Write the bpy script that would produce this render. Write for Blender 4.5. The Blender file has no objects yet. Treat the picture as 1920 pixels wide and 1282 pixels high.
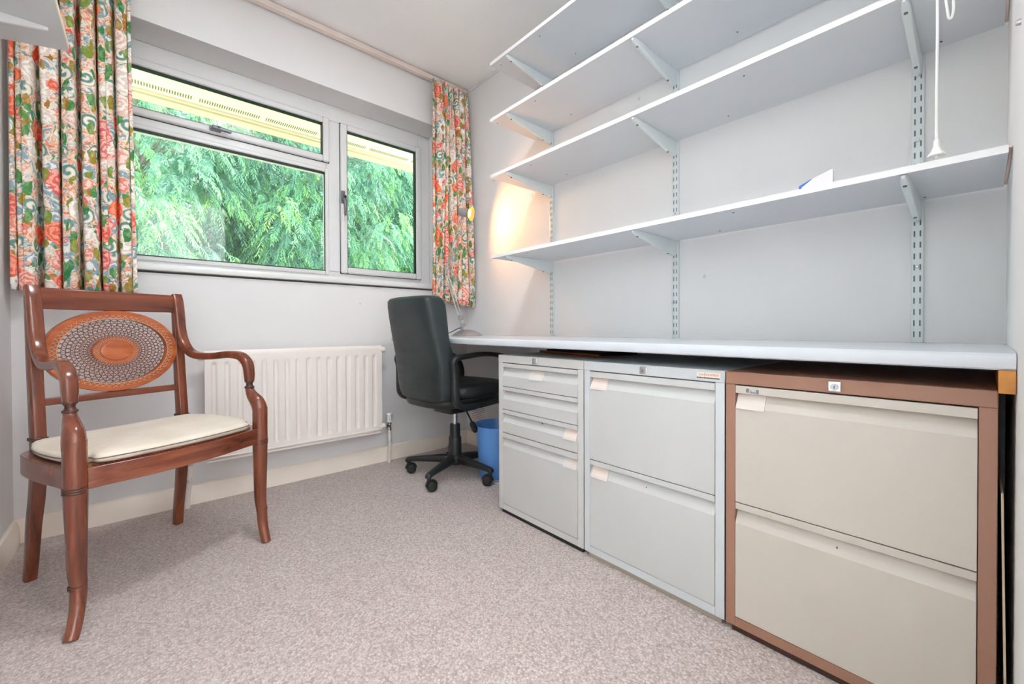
import bpy, math, random
import numpy as np
from mathutils import Vector, Matrix, noise as mnoise

random.seed(7)
np.random.seed(7)
sc = bpy.context.scene
COL = sc.collection

# ---------------------------------------------------------------- camera
cam_d = bpy.data.cameras.new('camera')
cam = bpy.data.objects.new('camera', cam_d)
COL.objects.link(cam)
_R = Vector((0.75077435, -0.6605497, -0.00345901))
_U = Vector((0.00881356, 0.00478111, 0.99994973))
_F = Vector((0.66049996, 0.7507671, -0.00941133))
cam.matrix_world = Matrix(((_R.x, _U.x, -_F.x, -1.67227),
                           (_R.y, _U.y, -_F.y, -2.37923),
                           (_R.z, _U.z, -_F.z, 0.79584),
                           (0, 0, 0, 1)))
cam_d.sensor_width = 36.0
cam_d.lens = 777.62 / 1920 * 36.0
cam_d.shift_y = -19.29 / 1920
cam_d.clip_start = 0.02
cam_d.clip_end = 100
sc.camera = cam

# ---------------------------------------------------------------- view, world, sun
sc.view_settings.view_transform = 'Standard'
sc.view_settings.look = 'None'
sc.view_settings.exposure = 0.80
sc.view_settings.gamma = 1.0
sc.view_settings.use_curve_mapping = False
sc.cycles.max_bounces = 14
sc.cycles.diffuse_bounces = 12
sc.cycles.transparent_max_bounces = 16
sc.cycles.sample_clamp_indirect = 6.0
sc.cycles.caustics_reflective = False
sc.cycles.caustics_refractive = False

world = bpy.data.worlds.new('overcast_sky')
sc.world = world
world.use_nodes = True
_bg = world.node_tree.nodes['Background']
_bg.inputs['Color'].default_value = (0.80, 0.93, 1.0, 1)
_bg.inputs['Strength'].default_value = 3.6

_sun_d = bpy.data.lights.new('sun', 'SUN')
_sun_d.energy = 10.0
_sun_d.angle = 0.03
_sun_d.color = (1.0, 0.95, 0.82)
_sun = bpy.data.objects.new('sun', _sun_d)
COL.objects.link(_sun)
_sun.location = (8, 1, 9)
_sun.rotation_euler = Vector((-0.70, 0.13, -0.70)).to_track_quat('-Z', 'Y').to_euler()

ROOM_LAMP_W = 8.5
HALL_FILL_W = 84.0

# ---------------------------------------------------------------- node helpers
class NT:
    def __init__(s, name):
        s.m = bpy.data.materials.new(name)
        s.m.use_nodes = True
        s.t = s.m.node_tree
        s.b = s.t.nodes['Principled BSDF']
        s.out = s.t.nodes['Material Output']
    def n(s, typ, **kw):
        nd = s.t.nodes.new(typ)
        for k, v in kw.items():
            setattr(nd, k, v)
        return nd
    def lk(s, a, b):
        s.t.links.new(a, b)
    def val(s, sock, v):
        if isinstance(v, (int, float)):
            sock.default_value = v
        elif isinstance(v, (tuple, list)):
            sock.default_value = tuple(v) + ((1,) if len(v) == 3 and len(sock.default_value) == 4 else ())
        else:
            s.lk(v, sock)
    def coord(s, kind='Object', scale=(1, 1, 1)):
        tc = s.n('ShaderNodeTexCoord')
        mp = s.n('ShaderNodeMapping')
        mp.inputs['Scale'].default_value = scale
        s.lk(tc.outputs[kind], mp.inputs['Vector'])
        return mp.outputs['Vector']
    def noise(s, vec, scale, detail=3, rough=0.5, out='Fac', dist=0):
        nd = s.n('ShaderNodeTexNoise')
        s.lk(vec, nd.inputs['Vector'])
        nd.inputs['Scale'].default_value = scale
        nd.inputs['Detail'].default_value = detail
        nd.inputs['Roughness'].default_value = rough
        nd.inputs['Distortion'].default_value = dist
        return nd.outputs[out]
    def vor(s, vec, scale, feature='F1', rnd=1.0):
        nd = s.n('ShaderNodeTexVoronoi', feature=feature)
        s.lk(vec, nd.inputs['Vector'])
        nd.inputs['Scale'].default_value = scale
        nd.inputs['Randomness'].default_value = rnd
        return nd
    def math(s, op, a, b=0.0, c=None, clamp=False):
        nd = s.n('ShaderNodeMath', operation=op, use_clamp=clamp)
        s.val(nd.inputs[0], a)
        s.val(nd.inputs[1], b)
        if c is not None:
            s.val(nd.inputs[2], c)
        return nd.outputs[0]
    def mr(s, v, a, b, c=0.0, d=1.0):
        nd = s.n('ShaderNodeMapRange')
        s.val(nd.inputs[0], v)
        for i, x in enumerate((a, b, c, d)):
            nd.inputs[i + 1].default_value = x
        return nd.outputs[0]
    def mix(s, f, a, b, mode='MIX'):
        nd = s.n('ShaderNodeMix', data_type='RGBA', blend_type=mode)
        s.val(nd.inputs[0], f)
        s.val(nd.inputs[6], a)
        s.val(nd.inputs[7], b)
        return nd.outputs[2]
    def ramp(s, f, stops, const=False):
        nd = s.n('ShaderNodeValToRGB')
        if const:
            nd.color_ramp.interpolation = 'CONSTANT'
        el = nd.color_ramp.elements
        while len(el) < len(stops):
            el.new(0.5)
        for e, (p, c) in zip(el, stops):
            e.position = p
            e.color = tuple(c) + (1,)
        s.val(nd.inputs[0], f)
        return nd.outputs[0]
    def bump(s, h, strength=0.3, dist=0.01):
        nd = s.n('ShaderNodeBump')
        nd.inputs['Strength'].default_value = strength
        nd.inputs['Distance'].default_value = dist
        s.lk(h, nd.inputs['Height'])
        s.lk(nd.outputs[0], s.b.inputs['Normal'])

def srgb(r, g, b):
    f = lambda c: (c / 255) / 12.92 if c / 255 <= 0.04045 else ((c / 255 + 0.055) / 1.055) ** 2.4
    return (f(r), f(g), f(b))

def paint(name, col, rough=0.5, metal=0.0, var=0.04, vscale=6.0, bump=0.0, bscale=200.0, spec=0.5, coat=0.0):
    m = NT(name)
    v = m.coord()
    n = m.noise(v, vscale, 4, 0.6)
    dark = tuple(c * (1 - var) for c in col)
    lite = tuple(min(1, c * (1 + var)) for c in col)
    m.lk(m.ramp(n, [(0.3, dark), (0.7, lite)]), m.b.inputs['Base Color'])
    m.b.inputs['Roughness'].default_value = rough
    m.b.inputs['Metallic'].default_value = metal
    m.b.inputs['Specular IOR Level'].default_value = spec
    m.b.inputs['Coat Weight'].default_value = coat
    m.b.inputs['Coat Roughness'].default_value = 0.15
    if bump:
        m.bump(m.noise(v, bscale, 2), bump, 0.002)
    return m.m

# ---------------------------------------------------------------- materials
def mat_wall(name, col, scuff=0.5):
    m = NT(name)
    v = m.coord()
    n = m.noise(v, 1.7, 5, 0.55)
    c = m.ramp(n, [(0.25, tuple(x * 0.955 for x in col)), (0.75, tuple(min(1, x * 1.02) for x in col))])
    # small scuffs and pin holes that belong to the plaster
    vo = m.vor(v, 5.5)
    n2 = m.noise(v, 34, 3, 0.6)
    dot = m.mr(m.math('ADD', vo.outputs['Distance'], m.math('MULTIPLY', n2, 0.10)), 0.075, 0.098, 1, 0)
    keep = m.math('GREATER_THAN', m.n('ShaderNodeSeparateColor').outputs[0], 0.0)
    sep = m.n('ShaderNodeSeparateColor')
    m.lk(vo.outputs['Color'], sep.inputs[0])
    keep = m.math('GREATER_THAN', sep.outputs[0], 0.72)
    f = m.math('MULTIPLY', m.math('MULTIPLY', dot, keep), scuff)
    c = m.mix(f, c, tuple(x * 0.55 for x in col))
    m.lk(c, m.b.inputs['Base Color'])
    m.b.inputs['Roughness'].default_value = 0.75
    m.b.inputs['Specular IOR Level'].default_value = 0.25
    m.bump(m.noise(v, 90, 3), 0.12, 0.002)
    return m.m

M = {}
M['wall'] = mat_wall('wall_paint', (0.775, 0.768, 0.765))
M['ceiling'] = mat_wall('ceiling_paint', (0.90, 0.90, 0.895), 0.1)
M['reveal'] = paint('reveal_paint', (0.72, 0.71, 0.64), 0.7)
M['gloss_cream'] = paint('cream_gloss_paint', srgb(243, 232, 219), 0.32, var=0.03)
M['upvc'] = paint('white_plastic_frame', (0.75, 0.75, 0.75), 0.34, var=0.01)
M['gasket'] = paint('black_gasket', (0.02, 0.025, 0.025), 0.5)
M['rad'] = paint('radiator_enamel', srgb(238, 230, 224), 0.35, var=0.02)
M['chrome'] = paint('chrome', (0.75, 0.76, 0.78), 0.16, 1.0, 0.02)
M['steel'] = paint('brushed_steel', (0.5, 0.51, 0.53), 0.33, 1.0, 0.05)
M['shelf'] = paint('white_laminate', (0.62, 0.64, 0.67), 0.42, var=0.015)
M['shelf_edge'] = paint('white_edge_tape', (0.84, 0.83, 0.83), 0.35, var=0.01)
M['bracket'] = paint('pale_green_grey_enamel', (0.66, 0.71, 0.71), 0.3, var=0.01)
M['slot'] = paint('dark_slot', (0.12, 0.14, 0.15), 0.6)
M['desk'] = paint('blue_white_worktop', (0.60, 0.63, 0.67), 0.22, var=0.015, coat=0.2)
M['pine'] = paint('pine_batten', srgb(190, 130, 62), 0.6, var=0.2, vscale=30)
M['white_plastic'] = paint('white_plastic', (0.82, 0.82, 0.80), 0.35, var=0.01)
M['cable_white'] = paint('white_cable', (0.75, 0.73, 0.70), 0.4)
M['black_plastic'] = paint('black_plastic', (0.017, 0.02, 0.02), 0.38, var=0.1)
M['rubber'] = paint('black_rubber', (0.012, 0.012, 0.012), 0.6)
M['cream_bead'] = paint('pinkish_sealant', srgb(214, 190, 180), 0.6)

def mat_cab(name, col, chips=0.0):
    m = NT(name)
    v = m.coord()
    n = m.noise(v, 3.0, 5, 0.6)
    c = m.ramp(n, [(0.3, tuple(x * 0.95 for x in col)), (0.7, col)])
    vo = m.vor(v, 17)
    sep = m.n('ShaderNodeSeparateColor')
    m.lk(vo.outputs['Color'], sep.inputs[0])
    n2 = m.noise(v, 120, 2)
    d = m.math('ADD', vo.outputs['Distance'], m.math('MULTIPLY', n2, 0.12))
    f = m.math('MULTIPLY', m.mr(d, 0.10, 0.115, 1, 0), m.math('GREATER_THAN', sep.outputs[0], 1.0 - chips))
    c = m.mix(f, c, srgb(95, 70, 55))
    sm = m.mr(m.noise(v, 9, 6, 0.7), 0.62, 0.75, 0, 0.10)
    c = m.mix(sm, c, tuple(x * 0.6 for x in col))
    m.lk(c, m.b.inputs['Base Color'])
    m.b.inputs['Roughness'].default_value = 0.38
    m.b.inputs['Specular IOR Level'].default_value = 0.4
    m.bump(m.noise(v, 420, 1), 0.05, 0.001)
    return m.m

M['cab1_body'] = mat_cab('pale_grey_enamel', srgb(202, 202, 199))
M['cab1_face'] = mat_cab('pale_grey_drawer_enamel', srgb(196, 196, 194), 0.06)
M['cab2_body'] = mat_cab('cool_grey_enamel', srgb(201, 206, 208), 0.05)
M['cab2_face'] = mat_cab('grey_white_drawer_enamel', srgb(197, 198, 196), 0.16)
M['cab3_body'] = mat_cab('brown_enamel', srgb(156, 116, 96), 0.05)
M['cab3_face'] = mat_cab('cream_drawer_enamel', srgb(197, 190, 180), 0.14)
M['plinth_and_gap_shade'] = paint('black_plinth_and_gap_shade', (0.02, 0.018, 0.016), 0.6)
M['plinth_grey'] = paint('grey_plinth', srgb(160, 150, 136), 0.6)
M['plinth_brown'] = paint('dark_brown_plinth', srgb(58, 34, 24), 0.6)
M['label'] = paint('card_label', srgb(222, 206, 196), 0.7)
M['label_holder'] = paint('clear_label_holder', srgb(214, 205, 198), 0.25)
M['badge'] = paint('badge_white', srgb(228, 222, 216), 0.5)
M['badge_orange'] = paint('badge_orange', srgb(224, 168, 132), 0.5)
M['badge_dark'] = paint('badge_dark', srgb(60, 70, 76), 0.5)
M['badge_grey'] = paint('badge_grey', srgb(132, 126, 124), 0.5)
M['badge_blue'] = paint('badge_blue', srgb(120, 128, 150), 0.5)
M['paper'] = paint('paper', srgb(232, 228, 228), 0.8)
M['ink'] = paint('grey_ink', srgb(90, 90, 95), 0.8)
M['ink_red'] = paint('red_ink', srgb(205, 110, 120), 0.8)
M['blue_card'] = paint('blue_card', srgb(60, 110, 200), 0.5)
M['folder'] = paint('brown_card_folder', srgb(150, 84, 52), 0.6)
M['folder_dark'] = paint('black_folder_pages', (0.012, 0.012, 0.012), 0.6)
M['bin'] = paint('blue_plastic', srgb(104, 164, 236), 0.28, var=0.01)
M['soffit'] = paint('cream_soffit', srgb(240, 230, 192), 0.55, var=0.01)
M['soffit_slot'] = paint('vent_slot', srgb(110, 105, 80), 0.8)
M['fascia'] = paint('fascia_cream', srgb(206, 192, 160), 0.5)
M['bark'] = paint('grey_bark', srgb(170, 160, 150), 0.9, var=0.3, vscale=20)
M['ground'] = paint('pale_bounce_ground', srgb(206, 200, 184), 0.9, var=0.1, vscale=3)
M['brick'] = paint('outer_wall_render', srgb(205, 195, 180), 0.9)
M['lamp_metal'] = paint('silver_lamp_paint', (0.42, 0.42, 0.44), 0.32, 0.55, 0.02)
M['handle'] = paint('grey_metal_handle', (0.16, 0.17, 0.19), 0.35, 0.4, 0.02)
M['brass'] = paint('golden_reflector', srgb(240, 190, 110), 0.25, 0.8)

# mahogany: grain along an axis
def mat_wood(name, dark, mid, lite, axis='z', rough=0.24):
    m = NT(name)
    sc_ = {'z': (26, 26, 2.2), 'x': (2.2, 26, 26), 'y': (26, 2.2, 26)}[axis]
    v = m.coord('Object', sc_)
    n = m.noise(v, 1.0, 6, 0.6, dist=0.6)
    v2 = m.coord('Object', tuple(s * 5 for s in sc_))
    n2 = m.noise(v2, 1.0, 3, 0.6)
    f = m.math('ADD', m.math('MULTIPLY', n, 0.8), m.math('MULTIPLY', n2, 0.2))
    m.lk(m.ramp(f, [(0.32, dark), (0.5, mid), (0.68, lite)]), m.b.inputs['Base Color'])
    m.b.inputs['Roughness'].default_value = rough
    m.b.inputs['Coat Weight'].default_value = 0.4
    m.b.inputs['Coat Roughness'].default_value = 0.12
    return m.m
_wd = (srgb(76, 38, 26), srgb(116, 58, 37), srgb(142, 77, 50))
M['wood_z'] = mat_wood('mahogany_upright', *_wd, 'z')
M['wood_x'] = mat_wood('mahogany_rail', *_wd, 'x')
_wd2 = (srgb(138, 68, 38), srgb(172, 88, 46), srgb(190, 108, 60))
M['wood_oval'] = mat_wood('orange_mahogany', *_wd2, 'x')
M['cane'] = paint('brown_cane', srgb(122, 64, 44), 0.5, var=0.15, vscale=60)
M['cane_light'] = paint('pale_cane', srgb(206, 150, 112), 0.5)
M['wood_ring'] = paint('dark_turned_ring', srgb(74, 38, 26), 0.25, var=0.1)

def mat_cushion():
    m = NT('cream_cushion_fabric')
    v = m.coord()
    n = m.noise(v, 7, 4, 0.6)
    c = m.ramp(n, [(0.3, srgb(216, 203, 184)), (0.7, srgb(236, 226, 210))])
    m.lk(c, m.b.inputs['Base Color'])
    m.b.inputs['Roughness'].default_value = 0.9
    m.b.inputs['Sheen Weight'].default_value = 0.2
    h = m.math('ADD', m.noise(v, 9, 3), m.math('MULTIPLY', m.noise(v, 500, 2), 0.15))
    m.bump(h, 0.5, 0.01)
    return m.m
M['cushion'] = mat_cushion()

def mat_leather():
    m = NT('black_leather')
    v = m.coord()
    n = m.noise(v, 4, 5, 0.6)
    m.lk(m.ramp(n, [(0.3, (0.012, 0.019, 0.021)), (0.7, (0.024, 0.034, 0.037))]), m.b.inputs['Base Color'])
    wear = m.noise(m.coord('Object', (2, 2, 14)), 2.5, 5, 0.7)
    m.lk(m.mr(wear, 0.3, 0.7, 0.36, 0.52), m.b.inputs['Roughness'])
    vo = m.vor(v, 240)
    h = m.math('ADD', m.math('MULTIPLY', vo.outputs['Distance'], 0.25), m.math('MULTIPLY', m.noise(v, 11, 3), 1.2))
    m.bump(h, 0.25, 0.006)
    return m.m
M['leather'] = mat_leather()

def mat_carpet():
    m = NT('loop_pile_carpet')
    v = m.coord()
    vo = m.vor(v, 175, rnd=0.8)
    sep = m.n('ShaderNodeSeparateColor')
    m.lk(vo.outputs['Color'], sep.inputs[0])
    n1 = m.noise(v, 320, 3, 0.75)
    f = m.math('ADD', m.math('MULTIPLY', sep.outputs[0], 0.45), m.math('MULTIPLY', n1, 0.55))
    c = m.ramp(f, [(0.16, srgb(148, 131, 125)), (0.36, srgb(184, 170, 164)), (0.6, srgb(202, 189, 184)), (0.84, srgb(224, 214, 210))])
    big = m.noise(v, 2.2, 4, 0.6)
    c = m.mix(m.mr(big, 0.3, 0.75, 0, 0.14), c, srgb(170, 154, 142), 'MIX')
    gap = m.mr(vo.outputs['Distance'], 0.45, 0.8, 0.0, 0.45)
    c = m.mix(gap, c, srgb(134, 118, 114))
    m.lk(c, m.b.inputs['Base Color'])
    m.b.inputs['Roughness'].default_value = 0.95
    m.b.inputs['Specular IOR Level'].default_value = 0.1
    m.b.inputs['Sheen Weight'].default_value = 0.25
    h = m.math('ADD', m.math('MULTIPLY', vo.outputs['Distance'], -1.0), m.math('MULTIPLY', n1, 0.5))
    m.bump(h, 0.5, 0.004)
    return m.m
M['carpet'] = mat_carpet()

def mat_curtain():
    """Printed chintz in cloth coordinates (metres along the cloth, metres up)."""
    m = NT('floral_print_cotton')
    tc = m.n('ShaderNodeTexCoord')
    uv0 = tc.outputs['UV']
    nz = m.noise(uv0, 9, 3, 0.6, out='Color')
    va = m.n('ShaderNodeVectorMath', operation='MULTIPLY_ADD')
    m.lk(nz, va.inputs[0])
    va.inputs[1].default_value = (0.035, 0.035, 0)
    m.lk(uv0, va.inputs[2])
    uv = va.outputs[0]
    # painted ground: cream, peach, grey-blue patches with brush streaks
    g = m.noise(uv, 13, 4, 0.6, dist=1.8)
    ground = m.ramp(g, [(0.28, srgb(96, 132, 134)), (0.38, srgb(160, 186, 190)), (0.45, srgb(238, 232, 222)), (0.50, srgb(248, 232, 214)),
                        (0.55, srgb(236, 168, 128)), (0.60, srgb(246, 228, 210)), (0.68, srgb(228, 132, 84)), (0.76, srgb(180, 196, 206))])
    st = m.noise(uv, 30, 2, 0.5, dist=2.2)
    ground = m.mix(m.mr(st, 0.57, 0.62, 0, 0.75), ground, srgb(110, 142, 148))
    ground = m.mix(m.mr(st, 0.41, 0.37, 0, 0.8), ground, srgb(232, 128, 84))
    ground = m.mix(m.mr(m.math('ABSOLUTE', m.math('SUBTRACT', st, 0.5)), 0.0, 0.012, 0.8, 0), ground, srgb(252, 246, 236))
    # spiral and ring motifs
    def motif(col, vec, scale, rad, freq, seedcut, colA, colB, warp, edge=0.03, spiral=0.0):
        vo = m.vor(vec, scale, rnd=0.85)
        sep = m.n('ShaderNodeSeparateColor')
        m.lk(vo.outputs['Color'], sep.inputs[0])
        d = vo.outputs['Distance']
        nd = m.noise(vec, scale * 3.2, 3, 0.6)
        dd = m.math('ADD', d, m.math('MULTIPLY', m.math('SUBTRACT', nd, 0.5), warp))
        if spiral:
            # polar angle about the motif's own centre
            sub = m.n('ShaderNodeVectorMath', operation='SUBTRACT')
            m.lk(vec, sub.inputs[0])
            m.lk(vo.outputs['Position'], sub.inputs[1])
            sx = m.n('ShaderNodeSeparateXYZ')
            m.lk(sub.outputs[0], sx.inputs[0])
            ang = m.math('ARCTAN2', sx.outputs[1], sx.outputs[0])
            ph = m.math('ADD', m.math('MULTIPLY', dd, freq), m.math('MULTIPLY', ang, spiral))
        else:
            ph = m.math('MULTIPLY', dd, freq)
        ring = m.mr(m.math('SINE', ph), -0.55, 0.55, 0, 1)
        c = m.mix(ring, colA(sep) if callable(colA) else colA, colB(sep) if callable(colB) else colB)
        mask = m.math('MULTIPLY', m.mr(dd, rad, rad + edge, 1, 0),
                      m.math('GREATER_THAN', sep.outputs[1], seedcut))
        return m.mix(mask, col, c)
    c = motif(ground, uv0, 14.0, 0.46, 24, 0.15, srgb(112, 152, 146), srgb(246, 240, 222), 0.06, 0.03, 1.0)
    c = motif(c, uv, 11.0, 0.40, 30, 0.45, srgb(150, 172, 182), srgb(244, 240, 234), 0.45, 0.03)
    # leaves
    lv = m.n('ShaderNodeMapping')
    lv.inputs['Scale'].default_value = (1.15, 0.62, 1)
    lv.inputs['Rotation'].default_value = (0, 0, 0.7)
    m.lk(uv, lv.inputs['Vector'])
    def leaf(c, cut, scale, rad):
        vo = m.vor(lv.outputs[0], scale, rnd=1.0)
        sep = m.n('ShaderNodeSeparateColor')
        m.lk(vo.outputs['Color'], sep.inputs[0])
        col = m.ramp(sep.outputs[0], [(0.0, srgb(54, 128, 78)), (0.4, srgb(84, 148, 84)), (0.65, srgb(150, 150, 52)), (0.85, srgb(174, 122, 52))])
        ln_ = m.noise(lv.outputs[0], scale * 1.6, 3, 0.6)
        dl_ = m.math('ADD', vo.outputs['Distance'], m.math('MULTIPLY', m.math('SUBTRACT', ln_, 0.5), 0.7))
        col = m.mix(m.mr(ln_, 0.45, 0.6, 0, 0.45), col, srgb(196, 206, 150))
        mask = m.math('MULTIPLY', m.mr(dl_, rad, rad + 0.03, 1, 0), m.math('GREATER_THAN', sep.outputs[2], cut))
        return m.mix(mask, c, col)
    c = leaf(c, 0.48, 30.0, 0.44)
    # big roses
    rose = lambda sep: m.ramp(sep.outputs[0], [(0.0, srgb(240, 104, 56)), (0.36, srgb(224, 104, 108)), (0.52, srgb(232, 146, 124)), (0.66, srgb(232, 212, 200))])
    rose_l = lambda sep: m.ramp(sep.outputs[0], [(0.0, srgb(250, 150, 104)), (0.36, srgb(246, 186, 180)), (0.52, srgb(252, 216, 200)), (0.66, srgb(252, 248, 240))])
    c = motif(c, uv, 9.0, 0.46, 44, 0.24, rose, rose_l, 0.50, 0.02, 1.0)
    c = motif(c, uv0, 14.5, 0.36, 34, 0.62, rose, rose_l, 0.5, 0.02, 1.0)
    c = leaf(c, 0.80, 25.0, 0.38)
    fine = m.noise(uv, 110, 2, 0.6, dist=1.0)
    c = m.mix(m.mr(fine, 0.58, 0.7, 0, 0.2), c, srgb(246, 240, 232))
    m.lk(c, m.b.inputs['Base Color'])
    m.b.inputs['Roughness'].default_value = 0.85
    m.b.inputs['Specular IOR Level'].default_value = 0.15
    tr = m.n('ShaderNodeBsdfTranslucent')
    m.lk(c, tr.inputs[0])
    ms = m.n('ShaderNodeMixShader')
    ms.inputs[0].default_value = 0.12
    m.lk(m.b.outputs[0], ms.inputs[1])
    m.lk(tr.outputs[0], ms.inputs[2])
    m.lk(ms.outputs[0], m.out.inputs[0])
    return m.m
M['curtain'] = mat_curtain()

def mat_glass():
    m = NT('window_glass')
    m.t.nodes.remove(m.b)
    tr = m.n('ShaderNodeBsdfTransparent')
    tr.inputs[0].default_value = (0.96, 0.985, 0.975, 1)
    gl = m.n('ShaderNodeBsdfGlossy')
    gl.inputs['Roughness'].default_value = 0.0
    fr = m.n('ShaderNodeFresnel')
    fr.inputs['IOR'].default_value = 1.5
    ms = m.n('ShaderNodeMixShader')
    m.lk(fr.outputs[0], ms.inputs[0])
    m.lk(tr.outputs[0], ms.inputs[1])
    m.lk(gl.outputs[0], ms.inputs[2])
    m.lk(ms.outputs[0], m.out.inputs[0])
    return m.m
M['glass'] = mat_glass()

def mat_leaf():
    m = NT('conifer_foliage')
    at = m.n('ShaderNodeAttribute', attribute_name='tone')
    c = m.ramp(at.outputs['Fac'], [(0.0, srgb(92, 128, 120)), (0.35, srgb(120, 172, 146)), (0.65, srgb(150, 204, 142)), (1.0, srgb(200, 226, 124))])
    m.lk(c, m.b.inputs['Base Color'])
    m.b.inputs['Roughness'].default_value = 0.6
    tr = m.n('ShaderNodeBsdfTranslucent')
    m.lk(c, tr.inputs[0])
    ms = m.n('ShaderNodeMixShader')
    ms.inputs[0].default_value = 0.45
    m.lk(m.b.outputs[0], ms.inputs[1])
    m.lk(tr.outputs[0], ms.inputs[2])
    m.lk(ms.outputs[0], m.out.inputs[0])
    return m.m
M['leaf'] = mat_leaf()

def mat_emit(name, col, s):
    m = NT(name)
    m.b.inputs['Base Color'].default_value = tuple(col) + (1,)
    m.b.inputs['Emission Color'].default_value = tuple(col) + (1,)
    m.b.inputs['Emission Strength'].default_value = s
    return m.m
M['bulb'] = mat_emit('lit_halogen_bulb', (1.0, 0.78, 0.42), 30)
M['diffuser'] = mat_emit('lit_lamp_diffuser', (1.0, 0.95, 0.88), 3)

# ---------------------------------------------------------------- mesh builder
class MB:
    def __init__(s):
        s.v = []
        s.f = []
        s.uv = None
    def add(s, vs, fs):
        o = len(s.v)
        s.v += [tuple(p) for p in vs]
        s.f += [tuple(i + o for i in f) for f in fs]
        return s
    def box(s, x0, x1, y0, y1, z0, z1):
        vs = [(x, y, z) for x in (x0, x1) for y in (y0, y1) for z in (z0, z1)]
        return s.add(vs, [(0, 1, 3, 2), (4, 6, 7, 5), (0, 4, 5, 1), (2, 3, 7, 6), (0, 2, 6, 4), (1, 5, 7, 3)])
    def rings(s, rs, closed=False, cap=True):
        n = len(rs[0])
        vs = [p for r in rs for p in r]
        fs = []
        k = len(rs)
        for i in range(k if closed else k - 1):
            a, b = i * n, ((i + 1) % k) * n
            for j in range(n):
                fs.append((a + j, a + (j + 1) % n, b + (j + 1) % n, b + j))
        if cap and not closed:
            fs.append(tuple(reversed(range(n))))
            fs.append(tuple((k - 1) * n + j for j in range(n)))
        return s.add(vs, fs)
    def lathe(s, prof, c=(0, 0, 0), n=24, axis='z', cap=True, mat=None):
        rs = []
        for r, h in prof:
            ring = []
            for j in range(n):
                a = 2 * math.pi * j / n
                p = (r * math.cos(a), r * math.sin(a), h)
                if axis == 'x':
                    p = (h, p[0], p[1])
                elif axis == 'y':
                    p = (p[1], h, p[0])
                if mat:
                    p = mat @ Vector(p)
                ring.append((p[0] + c[0], p[1] + c[1], p[2] + c[2]))
            rs.append(ring)
        return s.rings(rs, cap=cap)
    def cyl(s, p0, p1, r0, r1=None, n=16):
        return s.sweep([p0, p1], [r0, r0 if r1 is None else r1], n)
    def sweep(s, pts, rad, n=12, ref=(0, 0, 1), closed=False, e=2.0, smooth=0):
        """tube along pts; rad = number or (a, b) per point: a across, b towards ref"""
        P = [Vector(p) for p in pts]
        Rr = [(r, r) if isinstance(r, (int, float)) else r for r in (rad if isinstance(rad, (list, tuple)) and len(rad) == len(pts) else [rad] * len(pts))]
        if smooth:
            P, Rr = catmull(P, Rr, smooth, closed)
        ref = Vector(ref)
        rs = []
        k = len(P)
        lastb = None
        for i in range(k):
            if closed:
                t = P[(i + 1) % k] - P[i - 1]
            else:
                t = P[min(i + 1, k - 1)] - P[max(i - 1, 0)]
            t.normalize()
            b = ref - t * ref.dot(t)
            if b.length < 0.15:
                b = (lastb - t * lastb.dot(t)) if lastb is not None else (Vector((1, 0, 0)) - t * t.x)
            if b.length < 1e-4:
                b = Vector((0, 1, 0)) - t * t.y
            b.normalize()
            lastb = b
            a = t.cross(b)
            ring = []
            for j in range(n):
                th = 2 * math.pi * j / n
                c_, s_ = math.cos(th), math.sin(th)
                if e != 2.0:
                    c_ = math.copysign(abs(c_) ** (2 / e), c_)
                    s_ = math.copysign(abs(s_) ** (2 / e), s_)
                ring.append(P[i] + a * (c_ * Rr[i][0]) + b * (s_ * Rr[i][1]))
            rs.append(ring)
        return s.rings(rs, closed=closed)
    def prism(s, poly, axis, a, b):
        """poly of 2-D points in the plane across axis, from a to b"""
        def P(q, h):
            return {'x': (h, q[0], q[1]), 'y': (q[0], h, q[1]), 'z': (q[0], q[1], h)}[axis]
        return s.rings([[P(q, a) for q in poly], [P(q, b) for q in poly]])
    def build(s, name, mat, parent=None, bevel=0, smooth=35, loc=None, seg=2, local=False, subsurf=0, solid=0):
        me = bpy.data.meshes.new(name)
        off = Vector((0, 0, 0))
        if loc is not None:
            off = Vector(loc)
        elif parent is not None and not local:
            off = ORIG.get(parent.name, Vector((0, 0, 0)))
        me.from_pydata([(p[0] - off.x, p[1] - off.y, p[2] - off.z) for p in s.v], [], s.f)
        me.validate()
        import bmesh
        bm = bmesh.new()
        bm.from_mesh(me)
        bmesh.ops.recalc_face_normals(bm, faces=bm.faces)
        bm.to_mesh(me)
        bm.free()
        if s.uv is not None:
            ul = me.uv_layers.new(name='UVMap')
            for lp in me.loops:
                ul.data[lp.index].uv = s.uv[lp.vertex_index]
        if smooth:
            me.polygons.foreach_set('use_smooth', [True] * len(me.polygons))
            me.set_sharp_from_angle(angle=math.radians(smooth))
        me.materials.append(mat)
        o = bpy.data.objects.new(name, me)
        COL.objects.link(o)
        if parent is not None:
            o.parent = parent
            ORIG[o.name] = off.copy()
        else:
            if loc is not None:
                o.location = off
            ORIG[o.name] = off.copy()
        if bevel:
            bv = o.modifiers.new('bevel', 'BEVEL')
            bv.width = bevel
            bv.segments = seg
            bv.limit_method = 'ANGLE'
            bv.angle_limit = math.radians(40)
        if solid:
            sd = o.modifiers.new('thickness', 'SOLIDIFY')
            sd.thickness = solid
            sd.offset = 0
        if subsurf:
            ss = o.modifiers.new('subdivision', 'SUBSURF')
            ss.levels = subsurf
            ss.render_levels = subsurf
        return o
ORIG = {}

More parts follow.
